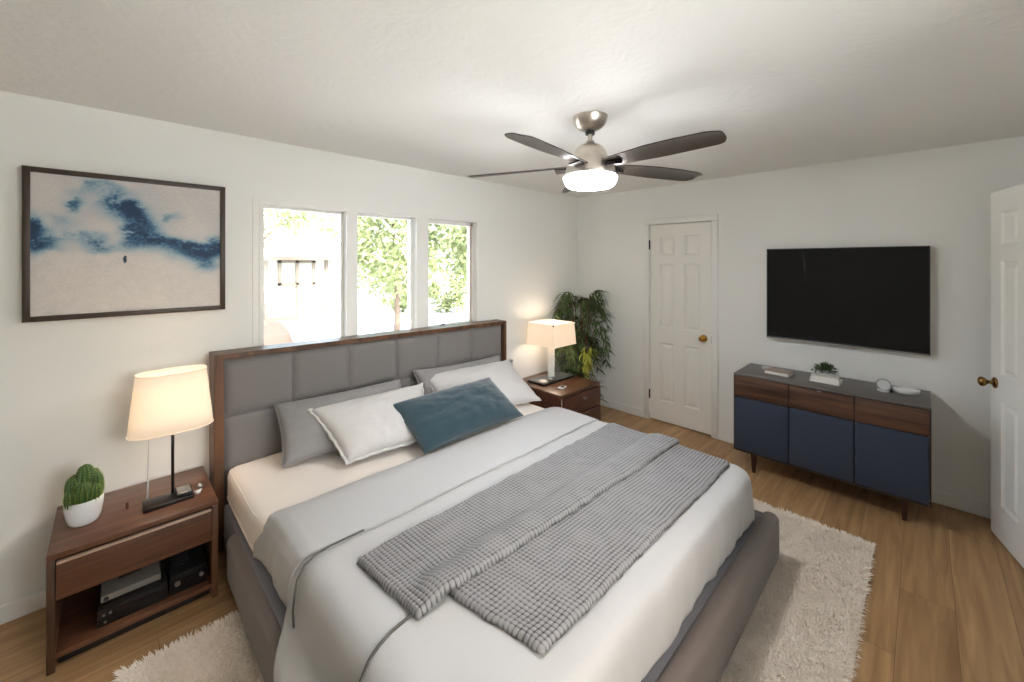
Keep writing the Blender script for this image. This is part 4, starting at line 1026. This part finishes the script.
shf(MB().box(4.5, 5.6, 15.46, 15.49, .8, 1.55)).build('pane', plain('shed_pane', (150, 158, 152), .1), wf)
SB('shed_door', M['shed_trim'], 5.02, 5.08, 15.44, 15.5, GZ, .72)
SB('sill_board', M['shed_trim'], 4.1, 6.9, 15.40, 15.5, GZ, GZ+.12)
bm = bmesh.new(); bmesh.ops.create_icosphere(bm, subdivisions=4, radius=1)
for v in bm.verts:
    n_ = 1+.12*nz(v.co.x*2, v.co.y*2, v.co.z*2); v.co = Vector((2.0+v.co.x*.62*n_, 8.6+v.co.y*.6*n_, max(GZ, GZ+v.co.z*.92*n_)))
o = mesh('boulder', [v.co[:] for v in bm.verts], [[v.index for v in f.verts] for f in bm.faces], M['rock'], None, True); bm.free()
tag(o, 'rounded pale boulder in the yard below the left window', 'boulder')
def tree(name, label, x, y, h, crown_r, crown_z, n, seed, trunk_r=.12, low=.4, cat='tree'):
    q = np.random.default_rng(seed); root = thing(name, label, cat, (x, y, GZ), 'trees in the yard' if cat == 'tree' else 'shrubs of the hedge line')
    b = MB(); pts = [(x+.15*math.sin(v*3+seed)*v, y, GZ+h*v*.85) for v in [i/8 for i in range(9)]]; b.tube(pts, [trunk_r*(1-.75*i/8) for i in range(9)], 8)
    for i in range(9):
        a = q.uniform(0, 2*PI); v = q.uniform(.35, .8); p = Vector(pts[int(v*8)]); e = p+Vector((math.cos(a)*crown_r*.7, math.sin(a)*crown_r*.7, q.uniform(.2, .8)*crown_r)); b.tube([p, (p+e)/2+Vector((0, 0, .1)), e], [trunk_r*.35, trunk_r*.22, .015], 6)
    b.build('trunk', M['bark'], root, True)
    nc = max(10, n//110); cc = q.normal(size=(nc, 3)); cc /= np.linalg.norm(cc, axis=1)[:, None]; cc *= (q.uniform(.25, 1, nc)**.5)[:, None]*crown_r
    cc[:, 2] *= (crown_z/crown_r); cc += np.array([x, y, GZ+h-crown_z*.9])
    pick = q.integers(0, nc, n); p = cc[pick]+q.normal(size=(n, 3))*crown_r*.16
    s = q.uniform(.05, .11, n)*(crown_r/1.5)**.3
    a = q.normal(size=(n, 3)); a /= np.linalg.norm(a, axis=1)[:, None]; c = np.cross(a, q.normal(size=(n, 3))); c /= np.linalg.norm(c, axis=1)[:, None]
    a *= s[:, None]; c *= s[:, None]*.55
    V = np.stack([p-a, p-c, p+a, p+c], 1).reshape(-1, 3); V[:, 2] = np.maximum(V[:, 2], GZ+.02)
    ix = np.arange(n)*4
    mesh('foliage', V, [(i, i+1, i+2, i+3) for i in ix], M['tree_leaf'], root)
tree('tree', 'leafy green tree with a slim bare trunk, seen through the middle window', 5.6, 10.2, 4.6, 1.5, 1.9, 7000, 2, .09)
tree('tree', 'leafy tree at the right edge of the right window view', 7.75, 8.3, 4.0, 1.35, 1.7, 6000, 3, .08)
tree('tree', 'tall tree with high branches to the left of the shed roof', 2.9, 13.8, 5.2, 1.5, 1.5, 4200, 4, .14)
tree('tree', 'tree rising behind the right side of the shed', 8.0, 20.5, 5.0, 2.0, 1.6, 4200, 5, .16)
tree('tree', 'far pale leafy tree seen through the right window', 12.5, 14.5, 6.0, 2.4, 2.6, 7000, 6, .16)
for i, (x, y, r) in enumerate(((9.6, 13.5, .9), (8.4, 14.8, .8))):
    tree('shrub', ('low rounded shrub on the ground seen through the right window', 'low shrub behind the tree trunk in the middle window')[i], x, y, r*1.5, r, r*.75, 2200, 20+i, .05, cat='shrub')
